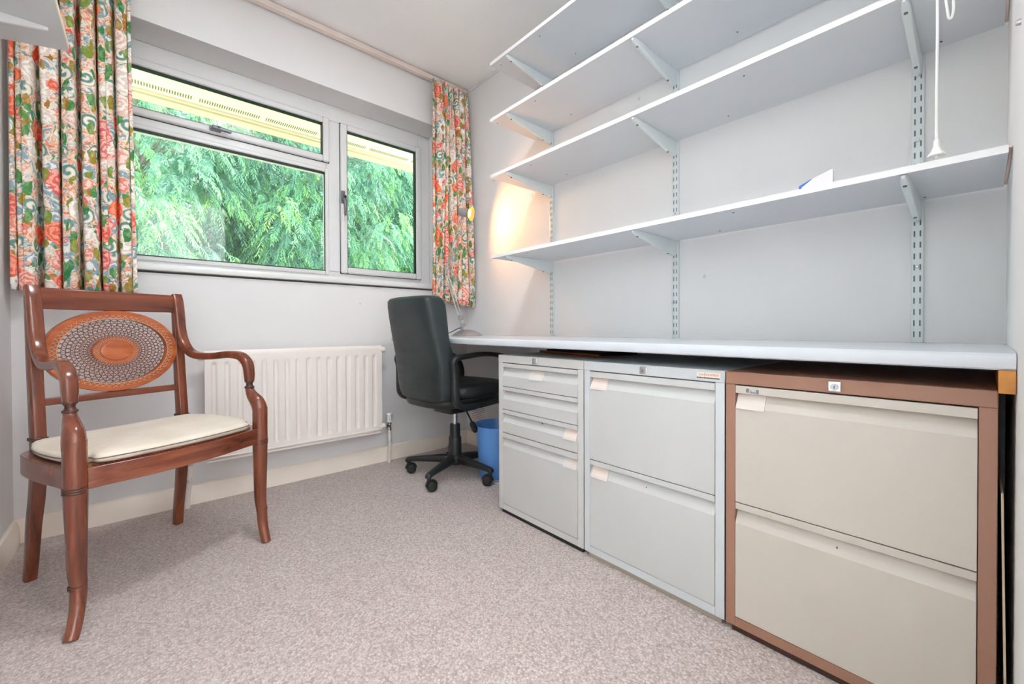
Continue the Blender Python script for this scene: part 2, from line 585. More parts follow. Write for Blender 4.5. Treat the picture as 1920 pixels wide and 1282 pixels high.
def catmull(P, Rr, k, closed=False):
    n = len(P)
    oP, oR = [], []
    rng = range(n) if closed else range(n - 1)
    for i in rng:
        g = (lambda j: j % n) if closed else (lambda j: max(0, min(n - 1, j)))
        p0, p1, p2, p3 = P[g(i - 1)], P[g(i)], P[g(i + 1)], P[g(i + 2)]
        r1, r2 = Rr[g(i)], Rr[g(i + 1)]
        for q in range(k):
            t = q / k
            oP.append(0.5 * ((2 * p1) + (p2 - p0) * t + (2 * p0 - 5 * p1 + 4 * p2 - p3) * t * t + (3 * p1 - p0 - 3 * p2 + p3) * t ** 3))
            oR.append((r1[0] + (r2[0] - r1[0]) * t, r1[1] + (r2[1] - r1[1]) * t))
    if not closed:
        oP.append(P[-1])
        oR.append(Rr[-1])
    return oP, oR

def tag(o, label=None, cat=None, group=None, kind=None):
    if label: o['label'] = label
    if cat: o['category'] = cat
    if group: o['group'] = group
    if kind: o['kind'] = kind
    return o

def thing(name, loc, label, cat, group=None, rz=0.0):
    o = bpy.data.objects.new(name, None)
    COL.objects.link(o)
    o.location = loc
    o.rotation_euler = (0, 0, rz)
    o.empty_display_size = 0.1
    ORIG[o.name] = Vector(loc)
    return tag(o, label, cat, group)

def struct(o, label=None, cat=None):
    o['kind'] = 'structure'
    if label: o['label'] = label
    if cat: o['category'] = cat
    return o

def copy_tree(o, parent=None):
    c = o.copy()
    COL.objects.link(c)
    if parent is not None:
        c.parent = parent
    for ch in [x for x in COL.objects if x.parent == o]:
        copy_tree(ch, c)
    return c

# ================================================================ ROOM SHELL
XL, YE, ZC = -2.051, -2.418, 2.418          # left wall, end wall, ceiling
WX0, WX1, WZ0, WZ1 = -1.965, -0.185, 1.075, 2.118   # window opening
struct(MB().box(XL - .2, .2, YE - 1.5, .3, -.12, 0).build('floor', M['carpet'], smooth=0), 'pale pinkish grey loop pile carpet', 'floor')
struct(MB().box(XL - .2, .2, YE - 1.5, .3, ZC, ZC + .12).build('ceiling', M['ceiling'], smooth=0), 'plain white painted ceiling', 'ceiling')
w = MB()
w.box(XL - .2, WX0, 0, .3, 0, ZC).box(WX1, .2, 0, .3, 0, ZC).box(WX0, WX1, 0, .3, 0, WZ0 - .035).box(WX0, WX1, 0, .3, WZ1, ZC)
struct(w.build('wall_back', M['wall'], smooth=0), 'pale grey painted wall around the window', 'wall')
struct(MB().box(0, .2, YE - 1.5, 0, 0, ZC).build('wall_right', M['wall'], smooth=0), 'pale grey painted wall behind the shelves', 'wall')
struct(MB().box(XL - .2, XL, YE - 1.5, 0, 0, ZC).build('wall_left', M['wall'], smooth=0), 'pale painted wall left of the curtain', 'wall')
# end wall beside the doorway the picture was taken from, and the hall beyond it
struct(MB().box(-1.05, 0, YE - .1, YE, 0, ZC).box(XL, -1.05, YE - .1, YE, 2.05, ZC).build('wall_front', M['wall'], smooth=0), 'pale painted wall at the right end of the shelves', 'wall')
struct(MB().box(XL - .2, .2, YE - 1.6, YE - 1.5, 0, ZC).build('wall_hall', M['wall'], smooth=0))

def skirting(name, p0, p1, nrm, parent=None):
    """chamfered skirting board from p0 to p1, nrm points into the room"""
    t = (Vector(p1) - Vector(p0)).normalized()
    prof = [(0, 0), (.018, 0), (.018, .052), (.010, .083), (.004, .088), (0, .088)]
    nr = Vector(nrm)
    rs = [[Vector(p) + nr * a + Vector((0, 0, b)) for a, b in prof] for p in (p0, p1)]
    return struct(MB().rings(rs).build(name, M['gloss_cream'], smooth=20))
skirting('baseboard_back', (XL, 0, 0), (0, 0, 0), (0, -1, 0))
skirting('baseboard_left', (XL, YE, 0), (XL, -.018, 0), (1, 0, 0))
skirting('baseboard_right', (0, -.018, 0), (0, YE, 0), (-1, 0, 0))
struct(MB().box(-.012, 0, YE, 0, 2.403, ZC).build('trim_1', M['upvc'], bevel=.003), 'thin white bead where ceiling meets shelf wall', 'trim')

# ---------------------------------------------------------------- window
win = bpy.data.objects.new('window_1', None)
COL.objects.link(win)
win.location = (-1.07, .18, WZ0)
ORIG[win.name] = Vector(win.location)
struct(win, 'white plastic window with side casement and small top opener', 'window')
def frame_ring(mb, x0, x1, z0, z1, wd, y0, y1, wb=None):
    wb = wd if wb is None else wb
    mb.box(x0, x0 + wd, y0, y1, z0, z1).box(x1 - wd, x1, y0, y1, z0, z1)
    mb.box(x0 + wd, x1 - wd, y0, y1, z0, z0 + wb).box(x0 + wd, x1 - wd, y0, y1, z1 - wd, z1)
    return mb
fr = MB()
fr.box(WX0, WX0 + .055, .18, .25, WZ0, WZ1).box(WX1 - .080, WX1, .18, .25, WZ0, WZ1)
fr.box(WX0 + .055, WX1 - .080, .18, .25, WZ0, WZ0 + .060).box(WX0 + .055, WX1 - .080, .18, .25, WZ1 - .092, WZ1)
fr.box(-.872, -.785, .18, .25, WZ0 + .060, WZ1 - .092)              # mullion
fr.box(WX0 + .055, -.872, .18, .25, 1.712, 1.775)                   # transom
fr.build('window_frame', M['upvc'], win, bevel=.006)
# fixed light: slim glazing bead
frame_ring(MB(), WX0 + .05, -.860, 1.112, 1.735, .022, .172, .19).build('glazing_bead', M['upvc'], win, bevel=.005)
def casement(x0, x1, z0, z1, wd, nm):
    s_ = frame_ring(MB(), x0, x1, z0, z1, wd, .158, .205).build('window_sash', M['upvc'], win, bevel=.009, seg=3)
    frame_ring(MB(), x0 + wd - .004, x1 - wd + .004, z0 + wd - .004, z1 - wd + .004, .007, .168, .200).build('gasket', M['gasket'], s_)
    MB().box(x0 + wd - .003, x1 - wd + .003, .1905, .1925, z0 + wd - .003, z1 - wd + .003).build('window_pane', M['glass'], s_, smooth=0)
    # dark line of the seal round the casement
    frame_ring(MB(), x0 - .003, x1 + .003, z0 - .003, z1 + .003, .006, .1765, .19).build('seal', M['gasket'], s_)
    return s_
sash_t = casement(-1.955, -.859, 1.771, 2.030, .036, 'top')
sash_r = casement(-.794, -.258, 1.128, 2.026, .038, 'side')
frame_ring(MB(), WX0 + .07, -.879 + .004, 1.132, 1.713, .007, .178, .20).build('gasket', M['gasket'], win)
MB().box(WX0 + .072, -.860, .1905, .1925, 1.128, 1.728).build('window_pane', M['glass'], win, smooth=0)
# handles
h = MB().box(-1.432, -1.385, .137, .158, 1.778, 1.800)
h.sweep([(-1.425, .130, 1.790), (-1.39, .128, 1.788), (-1.345, .126, 1.783)], [(.010, .009), (.010, .010), (.007, .007)], 12, e=3)
h.build('window_handle', M['handle'], sash_t, bevel=.003)
MB().box(-1.402, -1.392, .118, .127, 1.786, 1.797).build('lock_button', M['gasket'], sash_t, bevel=.002)
h = MB().box(-.797, -.777, .140, .158, 1.545, 1.615)
h.sweep([(-.787, .132, 1.575), (-.784, .122, 1.555), (-.783, .120, 1.50), (-.783, .122, 1.465)], [(.010, .009), (.009, .008), (.007, .007), (.006, .006)], 12, ref=(0, 1, 0), e=3)
h.build('window_handle', M['handle'], sash_r, bevel=.003)
MB().cyl((-.785, .110, 1.575), (-.785, .128, 1.575), .007).build('lock_button', M['gasket'], sash_r)
# sill board with rounded nose
sl = MB()
pr = [(-.022, 1.049), (.30, 1.049), (.30, 1.083), (-.010, 1.083), (-.019, 1.080), (-.024, 1.072), (-.025, 1.060)]
sl.prism(pr, 'x', WX0 - .02, WX1 + .02)
sl.build('window_sill', M['upvc'], win, bevel=.003)

# ---------------------------------------------------------------- outside
struct(MB().box(-14, 14, .3, 22, -.35, -.3).build('ground', M['ground'], smooth=0), 'unseen ground outside, kept pale to bounce light upward', 'ground')  # unseen ground made pale so sunlight bounces up to the soffit
soff = struct(MB().box(-6, 5, .3, 1.0, 2.25, 2.27).build('trim_2', M['soffit'], smooth=0), 'cream roof soffit above the window outside', 'soffit')
fa = MB().prism([(.985, 2.235), (1.01, 2.235), (1.01, 2.42), (.985, 2.42)], 'x', -6, 5).prism([(1.01, 2.222), (1.10, 2.222), (1.10, 2.25), (1.01, 2.25)], 'x', -6, 5)
fa.build('fascia', M['fascia'], soff, bevel=.004)
sv = MB()
x = -4.0
while x < 3.0:
    for i in range(26):
        sv.box(x + i * .013, x + i * .013 + .006, .895, .945, 2.2485, 2.2505)
    x += .37
sv.build('vent_slots', M['soffit_slot'], soff, smooth=0)
struct(MB().box(-6, 5, .30, 1.1, 2.42, 2.5).build('roof', M['brick'], smooth=0))

def foliage_mesh(name, centres, parent, nspray, seedv):
    rs = np.random.RandomState(seedv)
    V, Fc, T = [], [], []
    vi = 0
    for (c, r, nsp) in centres:
        c = np.array(c)
        base_tone = rs.uniform(0.0, .62)
        for _ in range(nsp):
            d = rs.normal(size=3)
            d /= np.linalg.norm(d)
            d[1] = -abs(d[1]) if rs.rand() < .8 else d[1]
            p = c + d * np.array([r, r * .75, r * .9]) * rs.uniform(.55, 1.0)
            # drooping spray: stem goes outward, then down
            out = np.array([d[0], d[1] * .8 - .2, 0.15 * d[2]])
            out /= np.linalg.norm(out) + 1e-6
            L = rs.uniform(.13, .26)
            tone = np.clip(base_tone + rs.normal(0, .12) + .12 * d[2], 0, .78)
            nl = 11
            side = np.cross(out, [0, 0, 1.0])
            side /= np.linalg.norm(side) + 1e-6
            roll = rs.uniform(-.7, .7)
            side = side * math.cos(roll) + np.array([0, 0, 1.0]) * math.sin(roll)
            for k in range(nl):
                t = (k + .5) / nl
                q = p + out * L * t * .8 + np.array([0, 0, -1.0]) * L * (t ** 1.8) * .9
                dirs = out * (1 - t) * .8 + np.array([0, 0, -1.0]) * (.35 + t)
                dirs /= np.linalg.norm(dirs)
                for sgn in (-1, 1):
                    ld = dirs * .75 + side * sgn * (1.0 - .5 * t) + rs.normal(0, .16, 3)
                    ld /= np.linalg.norm(ld)
                    ll = L * rs.uniform(.22, .36) * (1 - .45 * t)
                    wv = np.cross(ld, out + rs.normal(0, .3, 3))
                    wv /= np.linalg.norm(wv) + 1e-6
                    wd = rs.uniform(.0035, .0065)
                    mid = q + ld * ll * .5
                    end = q + ld * ll + np.array([0, 0, -.012])
                    V += [q, mid + wv * wd, end, mid - wv * wd]
                    Fc.append((vi, vi + 1, vi + 2, vi + 3))
                    tt = min(1, tone + .30 * (t > .55) * rs.rand() + .06 * rs.rand())
                    T += [max(0, tone - .1), tt, min(1, tt + .12), tt]
                    vi += 4
    me = bpy.data.meshes.new(name)
    me.from_pydata([tuple(v) for v in V], [], Fc)
    at = me.attributes.new('tone', 'FLOAT', 'POINT')
    at.data.foreach_set('value', np.array(T, dtype=np.float32))
    me.materials.append(M['leaf'])
    o = bpy.data.objects.new(name, me)
    COL.objects.link(o)
    o.parent = parent
    return o

def conifer(loc, label, xr, yr, zr, nclump, seedv, ncl2=0, back=False):
    t = thing('conifer_tree', loc, label, 'tree')
    rs = np.random.RandomState(seedv)
    tb = MB().sweep([(0, 0, -.02), (.05, .05, 1.5), (-.05, 0, 3.0), (0, 0, zr[1])], [.16, .13, .09, .03], 10, smooth=4)
    tb.build('trunk', M['bark'], t, local=True)
    cl, bb = [], MB()
    for i in range(nclump):
        a = rs.uniform(math.pi * 1.0, math.pi * 2.0) if not back else rs.uniform(0, 2 * math.pi)
        z = rs.uniform(*zr)
        k = rs.uniform(.55, 1.0)
        c = (math.cos(a) * xr * k, math.sin(a) * yr * k, z)
        r = rs.uniform(.16, .32)
        cl.append((c, r, int(14 + r * 50)))
        if i % 3 == 0:
            mid = (c[0] * .5, c[1] * .5, z + .25)
            bb.sweep([(0, 0, z - .05), mid, (c[0], c[1] - .1, c[2] - .05), (c[0] * 1.05, c[1] * 1.1, c[2] - .3)], [.022, .014, .006, .003], 6, smooth=3)
    bb.build('branch', M['bark'], t, local=True)['kind'] = 'stuff'
    fo = foliage_mesh('foliage', cl, t, 0, seedv + 1)
    fo['kind'] = 'stuff'
    return t
conifer((-1.75, 3.35, -.3), 'hanging feathery conifer seen through the left part of the window', 1.0, 1.15, (.7, 4.4), 215, 11)
conifer((.05, 3.55, -.3), 'bright green conifer seen through the middle of the window', 1.15, 1.25, (.7, 4.4), 270, 23)
conifer((1.9, 4.1, -.3), 'pale green conifer seen through the side casement', 1.15, 1.4, (.7, 4.4), 250, 37)
conifer((-3.6, 4.2, -.3), 'conifer beyond the left edge of the window, behind the curtain', 1.2, 1.3, (.7, 4.4), 60, 41)
hd = MB()
hg = []
def hedge(name, x0, x1, y, z1, label, seedv):
    nx, nz = 60, 26
    mb = MB()
    pts = []
    for i in range(nx + 1):
        for j in range(nz + 1):
            xx = x0 + (x1 - x0) * i / nx
            zz = -.3 + (z1 + .3) * j / nz
            q = mnoise.noise(Vector((xx * 1.7, zz * 1.7, seedv))) * .5 + mnoise.noise(Vector((xx * 6, zz * 6, seedv))) * .18
            pts.append((xx, y + q + .3 * (j / nz) ** 2, zz))
    fs = [(i * (nz + 1) + j, (i + 1) * (nz + 1) + j, (i + 1) * (nz + 1) + j + 1, i * (nz + 1) + j + 1) for i in range(nx) for j in range(nz)]
    mb.add(pts, fs)
    back = [(x0, y + 1.2, -.3), (x1, y + 1.2, -.3), (x1, y + 1.2, z1), (x0, y + 1.2, z1)]
    mb.add(back, [(0, 1, 2, 3)])
    return mb.build(name, M['hedge'], smooth=0)
m_ = NT('dense_hedge_leaves')
v_ = m_.coord()
n_ = m_.noise(v_, 14, 6, 0.75, dist=.6)
m_.lk(m_.ramp(n_, [(0.35, srgb(80, 118, 106)), (0.5, srgb(118, 160, 142)), (0.62, srgb(150, 196, 150)), (0.75, srgb(190, 220, 200))]), m_.b.inputs['Base Color'])
m_.b.inputs['Roughness'].default_value = .9
m_.bump(m_.noise(v_, 22, 5), 1.0, .08)
M['hedge'] = m_.m
tag(hedge('hedge', -5, 6, 5.2, 4.6, '', 3.3), 'tall dense blue green hedge behind the conifers', 'hedge')

# ================================================================ CURTAINS
def curtain(name, x0, x1, xb0, xb1, ztop, zbot, folds, yc, ybot, label, seedv, hem_tilt=0.0):
    """pleated cloth: x0..x1 at the rail, xb0..xb1 at the hem"""
    rs = random.Random(seedv)
    nu, nv = folds * 18, 46
    amp = [rs.uniform(.6, 1.4) for _ in range(folds + 2)]
    wid = [rs.uniform(.5, 1.6) for _ in range(folds)]
    tot = sum(wid)
    cum = [0]
    for q in wid:
        cum.append(cum[-1] + q / tot)
    mb = MB()
    verts, uvs = [], []
    L = 0
    for j in range(nv + 1):
        t = j / nv                           # 0 top, 1 bottom
        prev = None
        arc = 0
        A = (.018 if t < .035 else .018 + .020 * min(1, (t - .035) * 5)) * (1 - .15 * t)
        for i in range(nu + 1):
            s_ = i / nu
            k = min(folds - 1, max(0, next((q for q in range(folds) if cum[q + 1] >= s_), folds - 1)))
            f = (s_ - cum[k]) / (cum[k + 1] - cum[k])
            ph = (k + f) * 2 * math.pi
            wob = .25 * math.sin(3.1 * t + k * 1.7)
            cw = math.cos(ph + wob)
            y = -(math.tanh(2.2 * cw + .9) / .98) * A * amp[k]
            xx = s_ + .33 * math.sin(ph + wob) / (folds * 2 * math.pi) * 2.4 * min(1, t * 6 + .35)
            xa = x0 + (x1 - x0) * xx
            xb = xb0 + (xb1 - xb0) * xx
            tt = t ** 1.3
            X = xa + (xb - xa) * tt
            Y = yc + (ybot - yc) * tt + y + .010 * math.sin(2.3 * s_ * folds + 5 * t)
            Z = ztop + (zbot + hem_tilt * s_ - ztop) * t
            verts.append((X, Y, Z))
            if prev is not None:
                arc += (Vector((X, Y, 0)) - prev).length
            prev = Vector((X, Y, 0))
            uvs.append([arc, Z])
    # same cloth length on every row: take arc at mid height
    mid = [uvs[(nv // 2) * (nu + 1) + i][0] for i in range(nu + 1)]
    for j in range(nv + 1):
        for i in range(nu + 1):
            uvs[j * (nu + 1) + i][0] = mid[i] + seedv
    fs = [(j * (nu + 1) + i, j * (nu + 1) + i + 1, (j + 1) * (nu + 1) + i + 1, (j + 1) * (nu + 1) + i) for j in range(nv) for i in range(nu)]
    mb.add(verts, fs)
    mb.uv = [tuple(u) for u in uvs]
    o = mb.build(name, M['curtain'], smooth=70, loc=((x0 + x1) / 2, yc, zbot), solid=.0016)
    return tag(o, label, 'curtain')
curtain('curtain', -2.034, -1.712, -2.034, -1.700, 2.375, .935, 7, -.075, -.075, 'wide floral print curtain behind the wooden armchair', 3, 0.006)
curtain('curtain', -.318, -.045, -.350, -.018, 2.36, .975, 6, -.085, -.10, 'narrow floral print curtain beside the desk lamp', 8, -0.045)
trk = MB().box(XL + .01, -.02, -.052, -.018, 2.383, 2.410).box(XL + .01, -.02, -.058, -.050, 2.379, 2.389)
tag(trk.build('curtain_rail', paint('pinkish_white_rail', srgb(222, 208, 200), .4), bevel=.003, loc=(-1, -.03, 2.383)), 'slim pinkish white curtain rail under the ceiling', 'curtain rail')

# ================================================================ RADIATOR
rad = thing('radiator', (-1.07, -.07, .205), 'cream ribbed panel radiator on the wall under the window', 'radiator')
RX0, RX1, RZ0, RZ1, RY = -1.483, -.662, .206, .698, -.1
P_ = .0495
nx = 8
first = -.683 - 16 * P_
xs = [RX0]
rows = []
def rdepth(xx, zz):
    ph = ((xx + .706) / P_) % 1.0            # 0 = groove centre
    g = min(ph, 1 - ph)
    prof = 1 - min(1, max(0, (g - .10) / .16))    # groove narrow
    prof = prof * prof * (3 - 2 * prof)
    ez = min((zz - .238), (.648 - zz)) / .018
    ez = min(1, max(0, ez))
    edge = 1 if RX0 + .02 < xx < RX1 - .018 else 0
    return .0085 * prof * ez * edge
n_x = 17 * 20
gx = [RX0 + (RX1 - RX0) * i / n_x for i in range(n_x + 1)]
gz = [RZ0, .215, .225, .236, .240, .246, .252, .258, .34, .45, .56, .628, .634, .640, .646, .650, .66, .676, .688, .694, RZ1]
mb = MB()
vs = []
for z in gz:
    for xq in gx:
        rr = 0
        if z > .694: rr = .008
        elif z > .688: rr = .003
        if z < .21: rr = .006
        vs.append((xq, RY + rdepth(xq, z) + rr, z))
W_ = len(gx)
fs = [(j * W_ + i, j * W_ + i + 1, (j + 1) * W_ + i + 1, (j + 1) * W_ + i) for j in range(len(gz) - 1) for i in range(n_x)]
mb.add(vs, fs)
mb.box(RX0, RX1, RY + .012, -.072, RZ0, RZ1 - .003)
mb.build('panel', M['rad'], rad, smooth=40)
MB().box(RX0 + .005, RX1 - .005, -.106, -.098, .2135, .2195).box(RX0 + .005, RX1 - .012, -.099, -.078, .196, .206).build('bottom_seam', M['rad'], rad, bevel=.002)
for xx, zz in ((RX0 - .004, .672), (RX1 + .004, .672), (RX0 - .004, .232), (RX1 + .004, .232)):
    MB().cyl((xx - .018, -.086, zz), (xx + .018, -.086, zz), .0165, n=20).build('end_boss', M['rad'], rad, bevel=.003)
for xx in (-1.35, -.80):
    MB().box(xx - .02, xx + .02, -.073, 0, .25, .62).build('wall_bracket', M['rad'], rad, bevel=.002)
vt = thing('radiator_valve', (-.607, -.06, 0), 'white thermostatic valve and pipe at the right end of radiator', 'valve')
MB().lathe([(.010, .242), (.0165, .246), (.0185, .262), (.0175, .292), (.013, .298), (0.002, .299)], (-.607, -.075, 0), 18).build('valve_head', M['white_plastic'], vt, bevel=.001)
gl_ = MB()
for k in range(9):
    a = 2 * math.pi * k / 9
    gl_.cyl((-.607 + .0178 * math.cos(a), -.075 + .0178 * math.sin(a), .258), (-.607 + .0172 * math.cos(a), -.075 + .0172 * math.sin(a), .290), .0016, n=6)
gl_.build('grip_ribs', M['slot'], vt)
vb = MB().lathe([(.008, .196), (.012, .198), (.012, .212), (.009, .214), (.009, .230), (.014, .232), (.014, .242)], (-.607, -.075, 0), 12)
vb.cyl((-.640, -.078, .222), (-.607, -.075, .222), .009).cyl((-.632, -.078, .222), (-.622, -.078, .222), .0135, n=6)
vb.build('valve_body', M['chrome'], vt)
MB().sweep([(-.607, -.075, .198), (-.605, -.072, .12), (-.600, -.052, .05), (-.599, -.05, 0)], .0085, 12, smooth=4).build('pipe', M['rad'], vt)
vl = thing('radiator_valve', (-1.545, -.06, 0), 'chrome lockshield valve and pipe at the left end of radiator', 'valve')
vb = MB().lathe([(.008, .190), (.012, .192), (.012, .208), (.015, .212), (.015, .236), (.006, .246)], (-1.535, -.07, 0), 12)
vb.cyl((-1.535, -.07, .222), (-1.49, -.08, .226), .008).cyl((-1.515, -.074, .223), (-1.500, -.078, .225), .0135, n=6)
vb.build('valve_body', M['chrome'], vl)
MB().sweep([(-1.535, -.07, .192), (-1.538, -.066, .12), (-1.544, -.05, .05), (-1.545, -.048, 0)], .010, 12, smooth=4).build('pipe', M['rad'], vl)

# ================================================================ SHELVING
UY = (-.819, -1.527, -2.253)
upn = ('beside the desk lamp glow', 'in the middle of the shelves', 'at the right end of the shelves')
for k, y in enumerate(UY):
    t = thing('shelf_upright', (-.006, y, .749), 'pale slotted metal shelf upright ' + upn[k], 'shelf upright', 'slotted shelf uprights on the wall')
    prof = [(-.0005, -.013), (-.0005, .013), (-.012, .013), (-.013, .011), (-.013, -.011), (-.012, -.013)]
    mbp = MB()
    mbp.rings([[(p[0], y + p[1], z) for p in prof] for z in (.7495, 2.28)])
    mbp.build('channel', M['bracket'], t, bevel=.0008)
    sm = MB()
    z = .765
    while z < 2.27:
        for s_ in (-.0062, .0062):
            sm.box(-.0134, -.0125, y + s_ - .0016, y + s_ + .0016, z, z + .0165)
        z += .032
    sm.build('slots', M['slot'], t, smooth=0)
    for z in ((.90, 1.27, 1.67, 2.04) if k < 2 else (.967, 1.327, 1.70, 2.04)):
        MB().cyl((-.0128, y, z), (-.0150, y, z), .0045, .003, n=12).build('screw', M['steel'], t)

SZ = (2.142, 1.856, 1.567, 1.154)
sn = ('topmost', 'second from top', 'third from top', 'lowest')
for i, z in enumerate(SZ):
    t = thing('wall_shelf', (-.17, -1.55, z), 'long white %s wall shelf' % sn[i] + (', carrying the blue and white card' if i == 3 else ' on the slotted uprights'), 'shelf', 'long white shelves on the wall')
    MB().box(-.335, -.0145, -2.412, -.697, z, z + .016).build('board', M['shelf'], t, bevel=.0008)
    MB().box(-.3362, -.3348, -2.412, -.697, z, z + .016).build('edge_strip', M['shelf_edge'], t)
    for (xx, yy) in ((-.30, -1.02), (-.08, -1.05), (-.07, -1.82), (-.29, -1.95), (-.05, -2.36), (-.30, -.74)):
        MB().cyl((xx, yy + .03 * i, z + .0005), (xx, yy + .03 * i, z - .0012), .0028, n=8).build('screw_head', M['badge_dark'], t)
    if i >= 2:
        MB().sweep([(-.336, -2.4145, z + .012), (-.24, -2.415, z + .004), (-.12, -2.4145, z + .001), (-.02, -2.4145, z + .006)], .0030, 8, smooth=5).build('edge_sealant', M['cream_bead'], t)

def bracket(y, z, label):
    t = thing('shelf_bracket', (-.02, y, z), label, 'shelf bracket', 'brackets under the wall shelves')
    # pressed channel: deep at the wall, shallow rounded tip
    pts, n = [], 15
    side = []
    for i in range(n):
        f = i / (n - 1)
        xx = -.0135 - f * .3125
        dep = .052 * (1 - f) ** 1.15 + .017
        if f < .05: dep = .058
        wd = .0085
        if i == n - 1:
            dep *= .72
            wd = .006
        ring = []
        for a, b in ((-1, 0), (-1, .8), (-.75, .95), (0, 1.0), (.75, .95), (1, .8), (1, 0)):
            ring.append((xx, y + a * wd, z - .0005 - b * dep))
        side.append(ring)
    ring = [(-.0135 - .3125 - .006, p[1] * .5 + y * .5, z - .002 + (p[2] - z) * .6) for p in side[-1]]
    side.append(ring)
    MB().rings(side).build('arm', M['bracket'], t, smooth=50, bevel=0)
    MB().cyl((-.300, y, z - .0165), (-.300, y, z - .0225), .0040, n=10).build('screw', M['slot'], t)
    MB().cyl((-.075, y - .0, z - .050), (-.075, y, z - .0595), .0038, n=10).build('screw', M['slot'], t)
    return t
unames = ('left upright', 'middle upright', 'right upright')
for i, z in enumerate(SZ):
    for k, y in enumerate(UY):
        if (i == 0 and k == 2) or (i == 1 and k == 2):
            continue
        bracket(y, z, 'pale tapered bracket holding the %s shelf on the %s' % (sn[i], unames[k]))

# card on the lowest shelf
cd = thing('card_holder', (-.25, -2.06, 1.17), 'small white and blue card standing on the lowest shelf', 'card')
cb = MB().prism([(-2.030, 1.1705), (-2.106, 1.1705), (-2.106, 1.226), (-2.10, 1.227), (-2.060, 1.213), (-2.033, 1.194)], 'x', -.262, -.250)
cb.build('white_card', M['paper'], cd, bevel=.001)
MB().prism([(-2.022, 1.1705), (-2.040, 1.1705), (-2.063, 1.217), (-2.052, 1.215), (-2.024, 1.203)], 'x', -.2495, -.2475).build('blue_card', M['blue_card'], cd)

# small shelf on the left wall with its bracket
t = thing('wall_shelf', (-1.95, -.8, 1.70), 'pale shelf on the left wall in front of the curtain', 'shelf')
sb = MB().prism([(XL + .001, -.340), (-1.872, -.401), (-1.857, -.409), (-1.8545, -.425), (-1.8545, -1.25), (XL + .001, -1.25)], 'z', 1.700, 1.717)
sb.build('board', M['shelf'], t, bevel=.0015)
MB().box(-1.8556, -1.8535, -1.25, -.426, 1.700, 1.717).build('edge_strip', paint('cream_edge_tape', srgb(236, 228, 206), .4), t)
t = thing('shelf_bracket', (-2.03, -.522, 1.70), 'white tapered bracket under the shelf on the left wall', 'shelf bracket')
side = []
for i in range(12):
    f = i / 11
    xx = XL + .002 + f * .162
    dep = .030 * (1 - f) + .009
    wd = .006 if i < 11 else .004
    side.append([(xx, -.522 + a * wd, 1.6995 - b * dep) for a, b in ((-1, 0), (-1, .8), (-.7, .97), (0, 1), (.7, .97), (1, .8), (1, 0))])
MB().rings(side).build('arm', M['upvc'], t, smooth=50)
MB().cyl((-1.905, -.522, 1.691), (-1.905, -.522, 1.6885), .003, n=8).build('screw', M['slot'], t)

# pull cord with bell and looped spare cord
t = thing('pull_cord', (-.55, -2.319, 1.13), 'white light pull cord with bell hanging at the right end', 'pull cord')
cp = [(-.55 + .0006 * math.sin(q * 1.7), -2.319 + .0004 * math.sin(q * 2.3), 1.135 + (ZC - 1.135) * q / 12) for q in range(13)]
MB().sweep(cp, .0021, 8).build('cord', M['white_plastic'], t)
MB().lathe([(.0125, 1.1175), (.0125, 1.120), (.0075, 1.127), (.0045, 1.136), (.0040, 1.147), (.0015, 1.149)], (-.55, -2.319, 0), 20).build('bell', M['white_plastic'], t)
MB().cyl((-.55, -2.319, 1.112), (-.55, -2.319, 1.119), .002, n=8).build('knot', M['white_plastic'], t)
MB().sweep([(-.55, -2.3205, 1.46), (-.548, -2.327, 1.43), (-.545, -2.3315, 1.39), (-.545, -2.334, 1.370), (-.543, -2.338, 1.372), (-.543, -2.340, 1.392), (-.546, -2.337, 1.42), (-.55, -2.326, 1.465)], .0021, 8, smooth=6).build('cord_loop', M['white_plastic'], t)
t = thing('wall_screw', (-.589, YE, 1.296), 'single grey screw head in the wall by the shelf ends', 'screw')
MB().cyl((-.589, YE, 1.296), (-.589, YE + .006, 1.296), .005, .004, n=12).build('screw_head', M['steel'], t)

# ================================================================ WORKTOP
t = thing('worktop', (-.28, -1.2, .719), 'long white desk worktop along the shelf wall', 'worktop')
pr = [(-.001, .719), (-.552, .719), (-.5555, .722), (-.5565, .728), (-.5565, .738), (-.5540, .744), (-.549, .748), (-.543, .749), (-.001, .749)]
MB().prism([(p[0], p[1]) for p in pr], 'y', -2.417, -.001).build('board', M['desk'], t, smooth=25)
tag(MB().box(-.555, -.05, -2.417, -2.397, .678, .7185).build('batten', M['pine'], bevel=.001, loc=(-.3, -2.407, .678)), 'orange pine batten under the right end of the worktop', 'batten')
tag(MB().box(-.54, -.02, -.022, -.001, .672, .7185).build('batten', M['white_plastic'], bevel=.001, loc=(-.28, -.011, .672)), 'white batten under the worktop on the window wall', 'batten')

